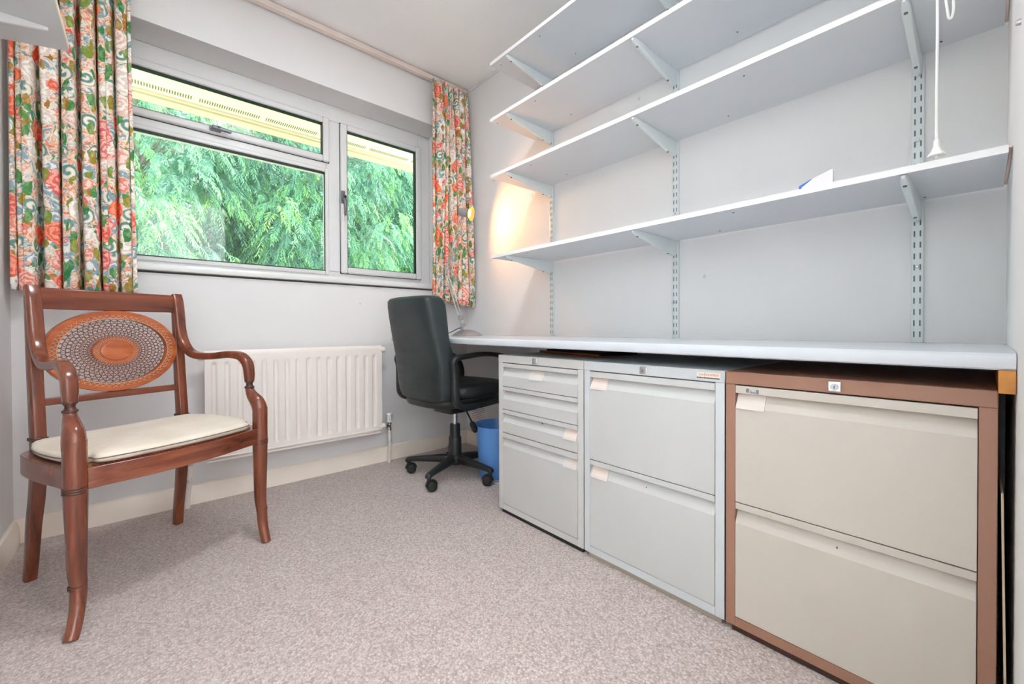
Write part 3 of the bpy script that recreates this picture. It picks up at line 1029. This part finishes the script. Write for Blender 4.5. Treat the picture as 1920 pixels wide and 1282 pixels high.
# ================================================================ CABINETS
def cabinet(name, y0, y1, label, body, face, plinth, drawers, lock_y, narrow=.029):
    """y0 is the left side (nearer the window), y1 the right"""
    XF, XB, ZT, ZB = -.528, -.03, .680, .017
    t = thing(name, (-.28, (y0 + y1) / 2, 0), label, 'filing cabinet', 'metal cabinets under the worktop')
    g = .0012
    y0 -= g
    y1 += g
    b = MB()
    # shell: sides, back, top cap, bottom rail, inner back wall
    st = narrow
    b.box(XF, XB, y0 - .0, y0 - st + .0, ZB, .6475) if False else None
    b.box(XF, XB, y0 - .002, y0, ZB, .648).box(XF, XB, y1, y1 + .002, ZB, .648)
    b.box(XF, XF + .018, y0 - st, y0, ZB, .648).box(XF, XF + .018, y1, y1 + st, ZB, .648)
    b.box(XB - .003, XB, y1, y0, ZB, .66)
    b.box(XF, XF + .018, y1 + st, y0 - st, ZB, .0415)
    b.box(XF + .02, XB - .003, y1 + .002, y0 - .002, ZB, ZB + .003)
    b.build('carcass', body, t, bevel=.0012)
    MB().box(XF - .0015, XB, y1, y0, .648, ZT).build('top', body, t, bevel=.0018)
    MB().box(XF + .020, XF + .022, y1 + .002, y0 - .002, .042, .6475).build('inner_shadow_gap', M['plinth_and_gap_shade'], t, smooth=0)  # black sheet stands in for the shade behind the drawer gaps
    MB().box(XF + .007, XB - .02, y1 + .010, y0 - .014, 0, ZB).build('plinth', plinth, t)
    a, c = y0 - st - .001, y1 + st + .001        # drawer width
    for (zs1, zs0, zb, zlo, lab) in drawers:
        d = MB()
        d.box(XF - .001, XF + .018, c, a, zs0, zs1)                          # flat strip above the pull
        # pull: slopes outward from the recess to the flat front
        px = [(XF + .0185, zs0 - .0008), (XF + .0195, zlo), (XF - .0015, zlo), (XF - .0015, zb), (XF + .0165, zs0 - .0008)]
        d.prism([(q[0], q[1]) for q in px], 'y', c, a)
        o = d.build('drawer', face, t, bevel=.0009, smooth=12)
        if lab:
            s0, wd, mt = lab
            ya = a - s0
            yb = ya - wd
            z_t, z_b = zs0 - .002, zb + .0005
            def sl(z, off):
                f = (z - zb) / (zs0 - zb)
                return XF - .0015 + .018 * f - off
            def quad(mb, ya, yb, zt, zbm, o0, o1):
                ring0 = [(sl(zt, o0), ya, zt), (sl(zt, o0), yb, zt), (sl(zbm, o0), yb, zbm), (sl(zbm, o0), ya, zbm)]
                ring1 = [(sl(zt, o1), ya, zt), (sl(zt, o1), yb, zt), (sl(zbm, o1), yb, zbm), (sl(zbm, o1), ya, zbm)]
                mb.rings([ring0, ring1])
            hm = MB()
            quad(hm, ya, yb, z_t, z_b - .004, -.0005, .0022)
            ho = hm.build('label_holder', M['label_holder'] if mt != 'grey' else body, o)
            lm = MB()
            quad(lm, ya - .003, yb + .003, z_t - .001, z_b + .003, .0022, .0026)
            lm.build('label_card', M['label'] if mt == 'card' else M['label_holder'], o)
    # lock
    ly = lock_y
    lz = .6635
    MB().box(XF - .0045, XF - .001, ly - .0118, ly + .0118, lz - .0115, lz + .0115).build('lock_plate', M['chrome'], t, bevel=.002)
    lk = MB().cyl((XF - .0046, ly, lz - .0015), (XF - .0062, ly, lz - .0015), .0075, n=20)
    lk.build('lock_barrel', M['steel'], t, bevel=.0006)
    MB().box(XF - .0068, XF - .0060, ly - .001, ly + .001, lz - .005, lz + .002).build('keyhole', M['slot'], t)
    return t
d2 = lambda labs: [(.645, .6255, .590, .3435, labs[0]), (.341, .3245, .288, .0435, labs[1])]
c1 = cabinet('filing_cabinet', -.989, -1.458, 'pale grey cabinet with three shallow drawers and one deep drawer', M['cab1_body'], M['cab1_face'], M['plinth_and_gap_shade'],
             [(.645, .629, .592, .547, (.165, .075, 'grey')), (.5445, .529, .492, .449, None), (.4465, .430, .394, .350, (.345, .062, 'card')), (.347, .3255, .292, .044, (.345, .062, 'grey'))], -1.215, .0265)
c2 = cabinet('filing_cabinet', -1.458, -1.930, 'grey white two drawer cabinet, middle of the three', M['cab2_body'], M['cab2_face'], M['plinth_grey'],
             d2([(.004, .066, 'card'), (.006, .066, 'card')]), -1.690, .0245)
c3 = cabinet('filing_cabinet', -1.930, -2.399, 'brown framed cabinet with two cream drawers', M['cab3_body'], M['cab3_face'], M['plinth_brown'],
             d2([(.003, .064, 'clear'), None]), -2.162, .0235)
# maker's badge on the middle cabinet: worn, illegible lettering
bd = MB().box(-.5303, -.5293, -1.918, -1.855, .6545, .6725).build('badge', M['badge'], c2)
q = MB()
rr = random.Random(4)
yy = -1.862
while yy > -1.912:
    wd = rr.uniform(.0025, .0045)
    q.box(-.5307, -.5302, yy - wd, yy, .6635, .6635 + rr.uniform(.0045, .0065))
    yy -= wd + .0014
q.build('badge_upper_lettering', M['badge_orange'], bd)
q = MB()
yy = -1.856
while yy > -1.914:
    wd = rr.uniform(.0018, .0036)
    q.box(-.5307, -.5302, yy - wd, yy, .6555, .6555 + rr.uniform(.0032, .0042))
    yy -= wd + .0007
q.build('badge_lower_lettering', M['badge_dark'], bd)
q = MB().box(-.5298, -.5289, -1.988, -1.981, .6295, .6395)
lg = q.build('badge', M['badge_grey'], c3)
MB().box(-.5298, -.5289, -2.003, -1.991, .6285, .6315).box(-.5298, -.5289, -1.993, -1.9915, .6315, .636).box(-.5298, -.5289, -2.010, -2.0045, .6275, .638).build('badge_lettering', M['badge_blue'], lg)

# brown folder lying on the cabinets under the worktop
t = thing('document_folder', (-.25, -1.18, .6805), 'brown card folder with black pages lying on the cabinets', 'folder')
MB().prism([(-.285, -1.00), (-.385, -1.395), (-.13, -1.44), (-.05, -1.03)], 'z', .6806, .6835).build('lower_cover', M['folder'], t, bevel=.001)
MB().prism([(-.270, -1.03), (-.345, -1.380), (-.14, -1.43), (-.06, -1.05)], 'z', .6836, .697).build('pages', M['folder_dark'], t, bevel=.002)
MB().prism([(-.287, -1.00), (-.360, -1.395), (-.345, -1.395), (-.272, -1.00)], 'z', .6836, .6905).build('upper_cover', M['folder'], t, bevel=.001)

# cream board edge in the gap beside the brown cabinet
t = MB()
t.rings([[(-.52, -2.4085, .001), (-.52, -2.4115, .001), (-.52, -2.4045, .495), (-.52, -2.4015, .495)], [(-.10, -2.4085, .001), (-.10, -2.4115, .001), (-.10, -2.4045, .495), (-.10, -2.4015, .495)]])
tag(t.build('board', paint('cream_board', srgb(214, 196, 170), .6), loc=(-.3, -2.41, 0)), 'thin cream board standing in the gap beside the brown cabinet', 'board')

# ================================================================ NOTICE, BIN, CABLE
t = thing('paper_notice', (-.001, -.14, .17), 'white printed notice stuck to the wall under the desk', 'notice')
MB().box(-.0016, -.0004, -.232, -.050, .165, .335).build('sheet', M['paper'], t, smooth=0)
for k in range(12):
    z = .322 - k * .0125
    ln = MB()
    yy = -.064
    rr = random.Random(k)
    end = -.20 if k not in (3, 8) else -.17
    while yy > end:
        wd = rr.uniform(.006, .018)
        ln.box(-.0021, -.0015, yy - wd, yy, z, z + .0034)
        yy -= wd + .004
    ln.build('printed_line', M['ink'] if k < 9 else M['ink_red'], t)
t = thing('waste_bin', (-.252, -.633, 0), 'blue plastic waste bin behind the office chair base', 'bin')
BC = (-.252, -.633, 0)
MB().lathe([(.086, .002), (.090, .0), (.093, .004), (.105, .20), (.108, .215), (.120, .272), (.1215, .276), (.119, .277), (.105, .215), (.102, .20), (.090, .008), (.001, .006)], BC, 48, cap=True).build('bucket', M['bin'], t, smooth=50)
t = MB().sweep([(-.348, -.735, .004), (-.342, -.748, .004), (-.336, -.765, .004), (-.335, -.80, .004), (-.30, -.90, .004), (-.15, -.96, .004), (-.06, -.97, .004)], .0035, 8, smooth=5)
tag(t.build('power_cable', M['cable_white'], loc=(-.33, -.77, 0)), 'white cable on the carpet beside the waste bin', 'cable')

# ================================================================ CANE ARMCHAIR
ANG = math.atan2(.425, .905)
ch = thing('armchair', (-1.672, -.5055, 0), 'mahogany armchair with oval cane back in front of the curtain', 'chair', rz=ANG)
# local frame: +x right (as seen from the front), -y forward
def L(u, w_, z): return (u, -w_, z)
for sg in (-1, 1):
    # front leg: turned post, rings, sabre foot
    pts = [((.284, .241, .0) if sg < 0 else (.250, .238, .0)), ((.271, .229, .03) if sg < 0 else (.2505, .227, .03)), ((.260, .215, .07) if sg < 0 else (.2525, .214, .07)), (.2545, .207, .115), (.2545, .2, .16), (.2550, .2, .26), (.2555, .2, .365), (.2560, .2, .44), (.2560, .2, .500)]
    rad_ = [(.0145, .0155), (.0150, .0155), .0160, .0170, .0190, .0215, .0240, .0240, .0240]
    lg_ = MB().sweep([L(sg * a, b, c) for a, b, c in pts], rad_, 20, ref=(0, 1, 0), smooth=5, e=2.3)
    leg = lg_.build('leg', M['wood_z'], ch, local=True, smooth=50)
    for zz, rr_, cnt in ((.1165, .0185, 2), (.372, .0255, 3)):
        rg = MB()
        for k in range(cnt):
            z0 = zz + (k - (cnt - 1) / 2) * .0065
            w0 = .205 if zz < .2 else .2
            rg.lathe([(rr_ - .003, z0 - .003), (rr_, z0 - .0015), (rr_ + .0004, z0), (rr_, z0 + .0015), (rr_ - .003, z0 + .003)], L(sg * .2565, w0, 0), 24)
        rg.build('turned_ring', M['wood_ring'], leg, local=True, smooth=80)
    # arm: sweeps from the top of the stile, along, down through a turned neck to the post
    ap = [(.2, -.214, .934, .0172, .008), (.2, -.203, .90, .0175, .011), (.2, -.196, .85, .0175, .012), (.2, -.188, .79, .0175, .013), (.202, -.172, .742, .0175, .0145),
          (.206, -.140, .706, .016, .0145), (.213, -.095, .690, .0155, .0140), (.224, -.02, .690, .0150, .0135), (.235, .06, .697, .0150, .0140), (.243, .115, .690, .0160, .0155),
          (.2465, .146, .662, .0170, .0165), (.2475, .153, .625, .0160, .0160), (.2475, .154, .600, .0140, .0140)]
    am = MB().sweep([L(sg * a, b, c) for a, b, c, _, _ in ap], [(e_, d_) for *_, d_, e_ in ap], 24, ref=(1, 0, 0), smooth=6, e=3.6)
    arm = am.build('arm', M['wood_z'], ch, local=True, smooth=50)
    # neck and knee down to the post
    kn = [(.2475, .154, .575, .0135, .0135), (.2480, .157, .560, .0150, .0155), (.2500, .170, .540, .0190, .0215), (.2535, .188, .520, .0230, .0260), (.2560, .197, .500, .0245, .0262), (.2565, .2, .478, .0245, .0250)]
    MB().sweep([L(sg * a, b, c) for a, b, c, _, _ in kn], [(e_, d_) for *_, d_, e_ in kn], 20, ref=(1, 0, 0), smooth=6).build('arm_knee', M['wood_z'], arm, local=True, smooth=60)
    nk = MB().lathe([(.0130, .603), (.0162, .600), (.0160, .596), (.0125, .592), (.0108, .586), (.0125, .580), (.0165, .577), (.0168, .573), (.0140, .569)], L(sg * .2475, .154, 0), 24)
    nk.build('turned_neck', M['wood_ring'], arm, local=True, smooth=60)
    # rear leg and back stile in one sabre curve
    rp = [(.207, -.236, 0, .0135, .0160), (.205, -.224, .08, .0140, .0170), (.205, -.208, .18, .0150, .0185), (.202, -.192, .28, .0158, .0200), (.2, -.185, .38, .0165, .0205),
          (.2, -.187, .47, .0160, .0190), (.2, -.197, .60, .0160, .0165), (.2, -.205, .72, .0165, .0140), (.2, -.211, .82, .0165, .0110), (.2, -.218, .90, .0165, .0080), (.2, -.223, .931, .0160, .0060)]
    MB().sweep([L(sg * a, b, c) for a, b, c, _, _ in rp], [(d_, e_) for *_, d_, e_ in rp], 16, ref=(0, -1, 0), smooth=5, e=6).build('leg', M['wood_z'], ch, local=True, smooth=40)
    MB().box(sg * .2 - .0185, sg * .2 + .0185, .165, .208, .447, .458).build('stile_collar', M['wood_ring'], ch, local=True, bevel=.003)
# top rail
MB().box(-.186, .186, .2030, .2200, .861, .930).build('top_rail', M['wood_x'], ch, local=True, bevel=.004)
# cross rail
MB().box(-.188, .188, .186, .202, .553, .576).build('cross_rail', M['wood_x'], ch, local=True, bevel=.003)
# oval back panel, tilted with the stiles
OZ, OA, OBb = .719, .1885, .143
def oy(z): return .1965 + (z - .60) * .055      # local +y of the panel plane
ov = MB()
N = 96
def ell(f, y_off, k=1.0, zc=OZ):
    return [(OA * f * math.cos(2 * math.pi * j / N), oy(zc + OBb * f * k * math.sin(2 * math.pi * j / N)) + y_off, zc + OBb * f * k * math.sin(2 * math.pi * j / N)) for j in range(N)]
ov.rings([ell(1.0, -.010), ell(1.0, .009), ell(.815, .009, .985), ell(.815, -.010, .985), ell(.82, -.0125, .985), ell(.985, -.0125)], closed=True)
oval = ov.build('oval_frame', M['wood_oval'], ch, local=True, smooth=30)
md = MB()
md.rings([ell(.235, -.012), ell(.235, .006), ell(.02, .006)])
md.rings([ell(.345, -.0085), ell(.345, .006), ell(.23, .006), ell(.23, -.0085)], closed=True)
md.rings([ell(.235, -.012), ell(.22, -.0135), ell(.01, -.0135)])
md.build('oval_medallion', M['wood_oval'], oval, local=True, smooth=30)
cn = MB()
def strand(pts, hw=.0008, th=.0006):
    rs_ = []
    for i, p in enumerate(pts):
        a = Vector(pts[min(i + 1, len(pts) - 1)]) - Vector(pts[max(i - 1, 0)])
        a.normalize()
        sd = a.cross(Vector((0, 1, 0))).normalized() * hw
        pv = Vector(p)
        rs_.append([pv + sd + Vector((0, -th, 0)), pv - sd + Vector((0, -th, 0)), pv - sd + Vector((0, th, 0)), pv + sd + Vector((0, th, 0))])
    cn.rings(rs_, cap=False)
def opt(f, th, off=0):
    z = OZ + OBb * f * .985 * math.sin(th)
    return (OA * f * math.cos(th), oy(z) + off, z)
NS = 46
for k in range(NS):
    th0 = 2 * math.pi * k / NS
    for sg in (-1, 1):
        strand([opt(.34 + (.825 - .34) * q / 10, th0 + sg * .62 * q / 10, .001 * sg) for q in range(11)], .00085)
    strand([opt(.34 + (.825 - .34) * q / 3, th0, .0022) for q in range(4)], .0007)
for fr_ in (.40, .455, .51, .57, .63, .69, .75):
    strand([opt(fr_, 2 * math.pi * j / 72, -.002) for j in range(73)], .0007)
cn.build('cane_webbing', M['cane'], oval, local=True, smooth=0)
cn = MB()
for k in range(60):
    th0 = 2 * math.pi * k / 60
    for sg in (-1, 1):
        strand([opt(.835, th0, -.0128), opt(.915, th0 + sg * .085, -.0132)], .0007)
    strand([opt(.26, th0, -.0100), opt(.335, th0 + .05, -.0100)], .0006)
strand([opt(.822, 2 * math.pi * j / 72, -.0132) for j in range(73)], .0010)
cn.build('cane_lacing', M['cane_light'], oval, local=True, smooth=0)
cn = MB()
for k in range(60):
    th0 = 2 * math.pi * (k + .5) / 60
    strand([opt(.845, th0, -.0127), opt(.905, th0, -.0127)], .0030)
cn.build('cane_lacing_shadow_holes', M['cane'], oval, local=True, smooth=0)
# seat frame: bowed front, rounded back corners
def seat_outline(off, n=14):
    pts = []
    # back left stile -> bulge -> front left post -> bowed front -> mirrored
    left = [(-.192, -.185), (-.222, -.178), (-.250, -.140), (-.262, -.07), (-.266, .02), (-.264, .11), (-.2565, .195)]
    fr_ = [(-.2565, .200), (-.18, .222), (-.09, .238), (0, .243), (.09, .238), (.18, .222), (.2565, .200)]
    full = left[:-1] + fr_ + [(-a, b) for a, b in reversed(left[:-1])]
    P, _ = catmull([Vector((a, b, 0)) for a, b in full], [(0, 0)] * len(full), 5)
    cx_, cy_ = 0, .02
    out = []
    for p in P:
        d = Vector((p.x - cx_, p.y - cy_, 0))
        d2_ = d.normalized()
        out.append((p.x - d2_.x * off, p.y - d2_.y * off))
    return out
fr_o, fr_i = seat_outline(-.002), seat_outline(.032)
def shape(pts, z): return [L(a, b, z) for a, b in pts]
sf = MB()
ot, it = fr_o, fr_i
n = len(ot)
vs = shape(ot, .368) + shape(ot, .424) + shape(it, .424) + shape(it, .368)
fs = []
for i in range(n):
    j = (i + 1) % n
    for a in range(4):
        b = (a + 1) % 4
        fs.append((a * n + i, a * n + j, b * n + j, b * n + i))
sf.add(vs, fs)
sf.build('seat_frame', M['wood_x'], ch, local=True, bevel=.002, smooth=35)
# woven cane seat
cs = MB()
for i in range(-22, 23):
    u = i * .0105
    ys = [b for a, b in it]
    cs.box(u - .0022, u + .0022, -.205, .16, .4195, .4208)
for i in range(-15, 21):
    v = -i * .0105
    cs.box(-.232, .232, v - .0022, v + .0022, .4209, .4222)
cs.build('cane_seat', M['cane_light'], ch, local=True, smooth=0)
# laced edge of the cane along the front rail
lc = MB()
for i in range(40):
    a = -.215 + .43 * i / 39
    w0 = .243 - .043 * (a / .2565) ** 2 - .016
    lc.sweep([L(a - .003, w0 - .006, .4245), L(a + .003, w0 + .004, .4262)], .0013, 6)
lc.build('cane_edge_lacing', M['cane'], ch, local=True)

# cushion
cu = thing('seat_cushion', (-1.672, -.5055, .4272), 'thin cream seat cushion on the mahogany armchair', 'cushion', rz=ANG)
def cush_outline(off):
    raw = [(-.178, -.165), (.178, -.165), (.228, -.135), (.250, -.04), (.252, .08), (.235, .150), (.214, .170), (.204, .206), (.10, .226), (0, .232), (-.10, .226), (-.204, .206), (-.214, .170), (-.235, .150), (-.252, .08), (-.250, -.04), (-.228, -.135)]
    P, _ = catmull([Vector((a, b, 0)) for a, b in raw], [(0, 0)] * len(raw), 5, closed=True)
    res = []
    for p in P:
        d = Vector((p.x, p.y - .03, 0))
        k = 1 - off / d.length
        res.append((d.x * k, .03 + d.y * k))
    return res
rows = [(.008, .4252), (.001, .431), (-.001, .438), (.001, .446), (.008, .4515), (.025, .4560), (.07, .4590), (.14, .4605)]
rs_ = []
for off, z in rows:
    rs_.append([(a, -b, z - .425 + .0022 * mnoise.noise(Vector((a * 14, b * 14, z * 3)))) for a, b in cush_outline(off)])
ctr = []
MB().rings(rs_).build('pad', M['cushion'], cu, local=True, smooth=60)
pp = [(a, -b, .4395 - .425) for a, b in cush_outline(-.0022)]
MB().sweep(pp, .0017, 6, closed=True).build('piping', paint('grey_piping', srgb(120, 110, 104), .8), cu, local=True)

# ================================================================ OFFICE CHAIR
AZ = math.radians(90 - 83)                  # chair faces the worktop
oc = thing('office_chair', (-.416, -.478, 0), 'black leather swivel office chair pushed under the desk', 'chair', rz=AZ)
# local: +x forward, -y right side
def Q(u, w_, z): return (w_, -u, z)
def secring(zc, wc, hu, th, rear_in=.03, tilt=0.0, n=40, e=4.5):
    ring = []
    for j in range(n):
        a = 2 * math.pi * j / n
        c_, s_ = math.cos(a), math.sin(a)
        c_ = math.copysign(abs(c_) ** (2 / e), c_)
        s_ = math.copysign(abs(s_) ** (2 / e), s_)
        # s_ : -1 rear, +1 front
        hw = hu - rear_in * (1 - s_) / 2
        if s_ > .5:
            hw -= .012 * (s_ - .5) * 2
        bulge = .010 * (1 - abs(c_) ** 2) * (-1 if s_ < 0 else .6)
        ring.append(Q(c_ * hw, wc + s_ * th / 2 + bulge, zc + tilt * c_ ** 2))
    return ring
secs = [(.432, -.200, .120, .050), (.436, -.203, .150, .072), (.448, -.206, .176, .092), (.475, -.208, .190, .102), (.52, -.206, .200, .116), (.58, -.210, .203, .118), (.65, -.224, .202, .108),
        (.71, -.243, .197, .096), (.77, -.255, .195, .100), (.86, -.268, .192, .112), (.905, -.274, .189, .116), (.930, -.2805, .183, .108), (.943, -.284, .170, .088), (.949, -.286, .14, .05)]
MB().rings([[(p[0], p[1] - .020, p[2]) for p in secring(s_[0], s_[1] + .003, s_[2] + .007, s_[3], .024, e=6.5, n=56)] for s_ in secs]).build('backrest', M['leather'], oc, local=True, smooth=60)
# plastic shell hugging the bottom of the back
def shell_ring(z, hu, w0, w1, n=36, e=3.0):
    ring = []
    for j in range(n):
        a = 2 * math.pi * j / n
        c_, s_ = math.cos(a), math.sin(a)
        c_ = math.copysign(abs(c_) ** (2 / e), c_)
        s_ = math.copysign(abs(s_) ** (2 / e), s_)
        ring.append(Q(c_ * hu, (w0 + w1) / 2 + s_ * (w1 - w0) / 2, z))
    return ring
MB().rings([shell_ring(.385, .10, -.14, .14), shell_ring(.392, .165, -.20, .20), shell_ring(.405, .195, -.238, .235), shell_ring(.425, .204, -.246, .245), shell_ring(.440, .204, -.240, .245)]).build('seat_shell', M['black_plastic'], oc, local=True, smooth=60)
MB().rings([shell_ring(.436, .196, -.150, .248), shell_ring(.448, .205, -.158, .262), shell_ring(.472, .207, -.160, .268), shell_ring(.492, .205, -.156, .262), shell_ring(.503, .196, -.14, .245), shell_ring(.509, .17, -.10, .20), shell_ring(.511, .08, -.04, .10)]).build('seat', M['leather'], oc, local=True, smooth=60)
MB().box(-.09, .10, -.075, .075, .345, .392).build('tilt_mechanism', M['black_plastic'], oc, local=True, bevel=.01)
for sg in (-1, 1):
    loop = [(a + .03, b) for a, b in [(.15, .424), (.03, .414), (-.10, .410), (-.185, .418), (-.220, .452), (-.225, .52), (-.227, .59), (-.236, .632), (-.216, .652), (-.145, .659), (-.05, .664), (.05, .656), (.135, .634), (.200, .584), (.222, .52), (.205, .45)]]
    rad2 = [(.017, .015), (.017, .015), (.017, .015), (.018, .016), (.018, .019), (.017, .019), (.017, .018), (.020, .017), (.026, .013), (.028, .012), (.028, .012), (.026, .012), (.022, .014), (.018, .015), (.017, .015), (.017, .015)]
    MB().sweep([Q(sg * .2300, a, b) for a, b in loop], [(r1, r0) for r0, r1 in rad2], 14, ref=(0, 1, 0), closed=True, smooth=5, e=3).build('armrest', M['black_plastic'], oc, local=True, smooth=60)
MB().cyl(Q(.2460, -.195, .535), Q(.2505, -.195, .535), .006, n=12).build('arm_bolt', M['rubber'], oc, local=True)
MB().lathe([(.0145, .25), (.0145, .35)], (0, 0, 0), 24).build('gas_lift', M['chrome'], oc, local=True)
MB().lathe([(.029, .195), (.0275, .270), (.026, .275), (.015, .276)], (0, 0, 0), 28).lathe([(.036, .095), (.034, .20), (.032, .205), (.028, .206)], (0, 0, 0), 28).build('column_cover', M['black_plastic'], oc, local=True)
MB().lathe([(.030, .055), (.044, .060), (.047, .085), (.042, .108), (.034, .112)], (0, 0, 0), 28).build('hub', M['black_plastic'], oc, local=True, smooth=50)
lev = MB().sweep([Q(.04, .0, .375), Q(.10, -.005, .355), Q(.165, -.02, .300)], .0045, 8)
lever = lev.build('height_lever', M['black_plastic'], oc, local=True)
MB().sweep([Q(.150, -.015, .308), Q(.158, -.018, .300), Q(.185, -.026, .278), Q(.195, -.030, .269)], [.009, .015, .016, .011], 12).build('lever_knob', M['rubber'], lever, local=True, smooth=50)
caster_ang = (200, 250, 10, 60, 130)
for k, th_d in enumerate((218, 290, 2, 74, 146)):
    th = math.radians(th_d)
    d = Vector(Q(math.cos(th), math.sin(th), 0))
    p = lambda r, z: Vector((d.x * r, d.y * r, z))
    MB().sweep([p(.028, .085), p(.08, .086), p(.16, .083), p(.235, .079), p(.262, .074), p(.270, .064)], [(.022, .024), (.021, .021), (.018, .0165), (.0155, .013), (.0155, .013), (.012, .008)], 14, ref=(0, 0, 1), smooth=4, e=3.4).build('leg', M['black_plastic'], oc, local=True, smooth=50)
    a2 = math.radians(th_d + (25, -40, 30, 90, 10)[k])
    ax = Vector(Q(-math.sin(a2), math.cos(a2), 0))           # wheel axle direction
    fw = Vector(Q(math.cos(a2), math.sin(a2), 0))
    piv = p(.258, 0)
    c = piv - fw * .012
    caster = MB().cyl(p(.258, .045), p(.258, .066), .0105, n=14)
    hood = []
    for q in range(9):
        an = math.pi * q / 8
        hood.append(c + fw * (.0265 * math.cos(an)) + Vector((0, 0, .0262 + .0262 * math.sin(an))))
    caster.sweep(hood, [(.006, .003)] * 9, 8, ref=ax)
    co = caster.build('caster', M['black_plastic'], oc, local=True, smooth=50)
    for sg in (-1, 1):
        w_ = MB()
        c0 = c + ax * (sg * .006) + Vector((0, 0, .0252))
        w_.sweep([c0, c0 + ax * (sg * .004), c0 + ax * (sg * .014), c0 + ax * (sg * .0185), c0 + ax * (sg * .021)], [.0235, .0250, .0250, .0225, .014], 24)
        w_.build('wheel', M['rubber'], co, local=True, smooth=50)

# ================================================================ DESK LAMP
dl = thing('desk_lamp', (-.20, -.27, .749), 'silver jointed desk lamp, lit, standing at the window end of the desk', 'lamp')
MB().lathe([(.093, .7492), (.0935, .7520), (.090, .7545), (.075, .7660), (.055, .7770), (.030, .7845), (.001, .7870)], (-.2, -.29, 0), 48).build('base', M['lamp_metal'], dl, smooth=40)
S0 = Vector((-.212, -.262, .800)); E0 = Vector((-.262, -.150, 1.146)); H0 = Vector((-.215, -.272, 1.470))
MB().cyl((-.212, -.262, .770), (-.212, -.262, .812), .009).box(-.226, -.198, -.274, -.250, .806, .826).build('pivot', M['lamp_metal'], dl, bevel=.002)
MB().cyl((-.226, -.268, .790), (-.236, -.272, .790), .007, n=12).build('tightening_knob', M['lamp_metal'], dl)
sd = Vector((.010, -.007, 0))
for nm, a, b in (('lower_arm', S0 + Vector((0, 0, .015)), E0), ('upper_arm', E0, H0)):
    ar = MB()
    dv = (b - a).normalized()
    nrm = dv.cross(Vector((-.57, -.82, 0))).normalized() * .0085
    for s_ in (-1, 1):
        ar.cyl(a + nrm * s_, b + nrm * s_, .0030, n=8)
    ar.build(nm, M['steel'], dl)
MB().box(-.236, -.204, -.262, -.238, .845, .875).build('spring_clamp', M['lamp_metal'], dl, bevel=.003)
MB().sweep([E0 + Vector((0, 0, -.014)), E0 + Vector((0, 0, .014))], [.009, .009], 12).build('elbow', M['lamp_metal'], dl, bevel=.002)
MB().sweep([H0 + Vector((0, 0, -.01)), H0 + Vector((0, -.004, .022))], [.009, .008], 12).build('head_joint', M['lamp_metal'], dl, bevel=.002)
# head: cylinder body opening towards the wall and the room
hc = Vector((-.205, -.318, 1.490))
hd_ = Vector((.48, -.84, -.22)).normalized()
q_ = hd_.to_track_quat('Z', 'Y').to_matrix()
head = MB().lathe([(.006, -.066), (.021, -.062), (.0255, -.052), (.0260, -.008), (.0260, .002), (.0235, .002), (.0230, -.004), (.0220, -.034), (.001, -.036)], hc, 32, mat=q_).build('lamp_head', M['lamp_metal'], dl, smooth=50)
MB().lathe([(.0255, -.003), (.0400, .012), (.0415, .018), (.0395, .0175), (.0240, .001)], hc, 40, mat=q_, cap=False).build('reflector_rim', M['brass'], head, smooth=50)
MB().lathe([(.0220, -.004), (.0200, .001), (.012, .006), (.001, .008)], hc, 24, mat=q_).build('bulb', M['bulb'], head, smooth=80)
MB().sweep([(-.215, -.255, .800), (-.235, -.235, .790), (-.265, -.20, .768), (-.30, -.15, .7525), (-.30, -.06, .7525), (-.28, -.025, .7525)], .0024, 8, smooth=5).build('lamp_cable', M['black_plastic'], dl)
sp = bpy.data.lights.new('desk_lamp_light', 'SPOT')
sp.energy = 4.2
sp.color = (1.0, 0.42, 0.11)
sp.spot_size = math.radians(172)
sp.spot_blend = 0.7
sp.shadow_soft_size = .012
so = bpy.data.objects.new('desk_lamp_light', sp)
COL.objects.link(so)
so.location = hc + hd_ * .022
so.rotation_euler = hd_.to_track_quat('-Z', 'Y').to_euler()

# ================================================================ CEILING LAMP, ADDED HALL FILL
def fill_globe(x, y, z, r, watts, label, col):
    """added glowing globe on a short flex, serving as fill light"""
    t = thing('hall_fill_globe', (x, y, z - r), label, 'lamp')
    MB().lathe([(.045, ZC - .001), (.045, ZC - .012), (.015, ZC - .030), (.004, ZC - .032)], (x, y, 0), 24).build('ceiling_rose', M['white_plastic'], t)
    MB().cyl((x, y, ZC - .03), (x, y, z + r - .005), .003, n=8).build('flex', M['white_plastic'], t)
    glow = mat_emit('fill_glow', col, watts / (math.pi * 4 * math.pi * r * r))
    prof = [(r * math.sin(math.pi * k / 16) + .0005, z - r * math.cos(math.pi * k / 16)) for k in range(17)]
    MB().lathe(prof, (x, y, 0), 32).build('globe', glow, t, smooth=80)
t = thing('ceiling_lamp', (-1.15, -1.35, ZC - .09), 'round white ceiling lamp in the middle of the room', 'lamp')
MB().lathe([(.11, ZC - .001), (.12, ZC - .03), (.10, ZC - .032)], (-1.15, -1.35, 0), 32).build('lamp_base', M['white_plastic'], t)
MB().lathe([(.19, ZC - .032), (.19, ZC - .042), (.165, ZC - .065), (.095, ZC - .082), (.002, ZC - .088)], (-1.15, -1.35, 0), 40).build('lamp_shade', M['diffuser'], t, smooth=60)
ld = bpy.data.lights.new('room_lamp_light', 'AREA')
ld.shape = 'DISK'
ld.size = .38
ld.energy = ROOM_LAMP_W
ld.color = (.88, .95, 1.0)
lo = bpy.data.objects.new('room_lamp_light', ld)
COL.objects.link(lo)
lo.location = (-1.15, -1.35, ZC - .095)
fill_globe(-.60, -3.0, 1.75, .11, HALL_FILL_W, 'added unseen globe in the hall, fill light for the room', (.86, .94, 1.0))  # invented lamp, put out of view to brighten the room through the doorway
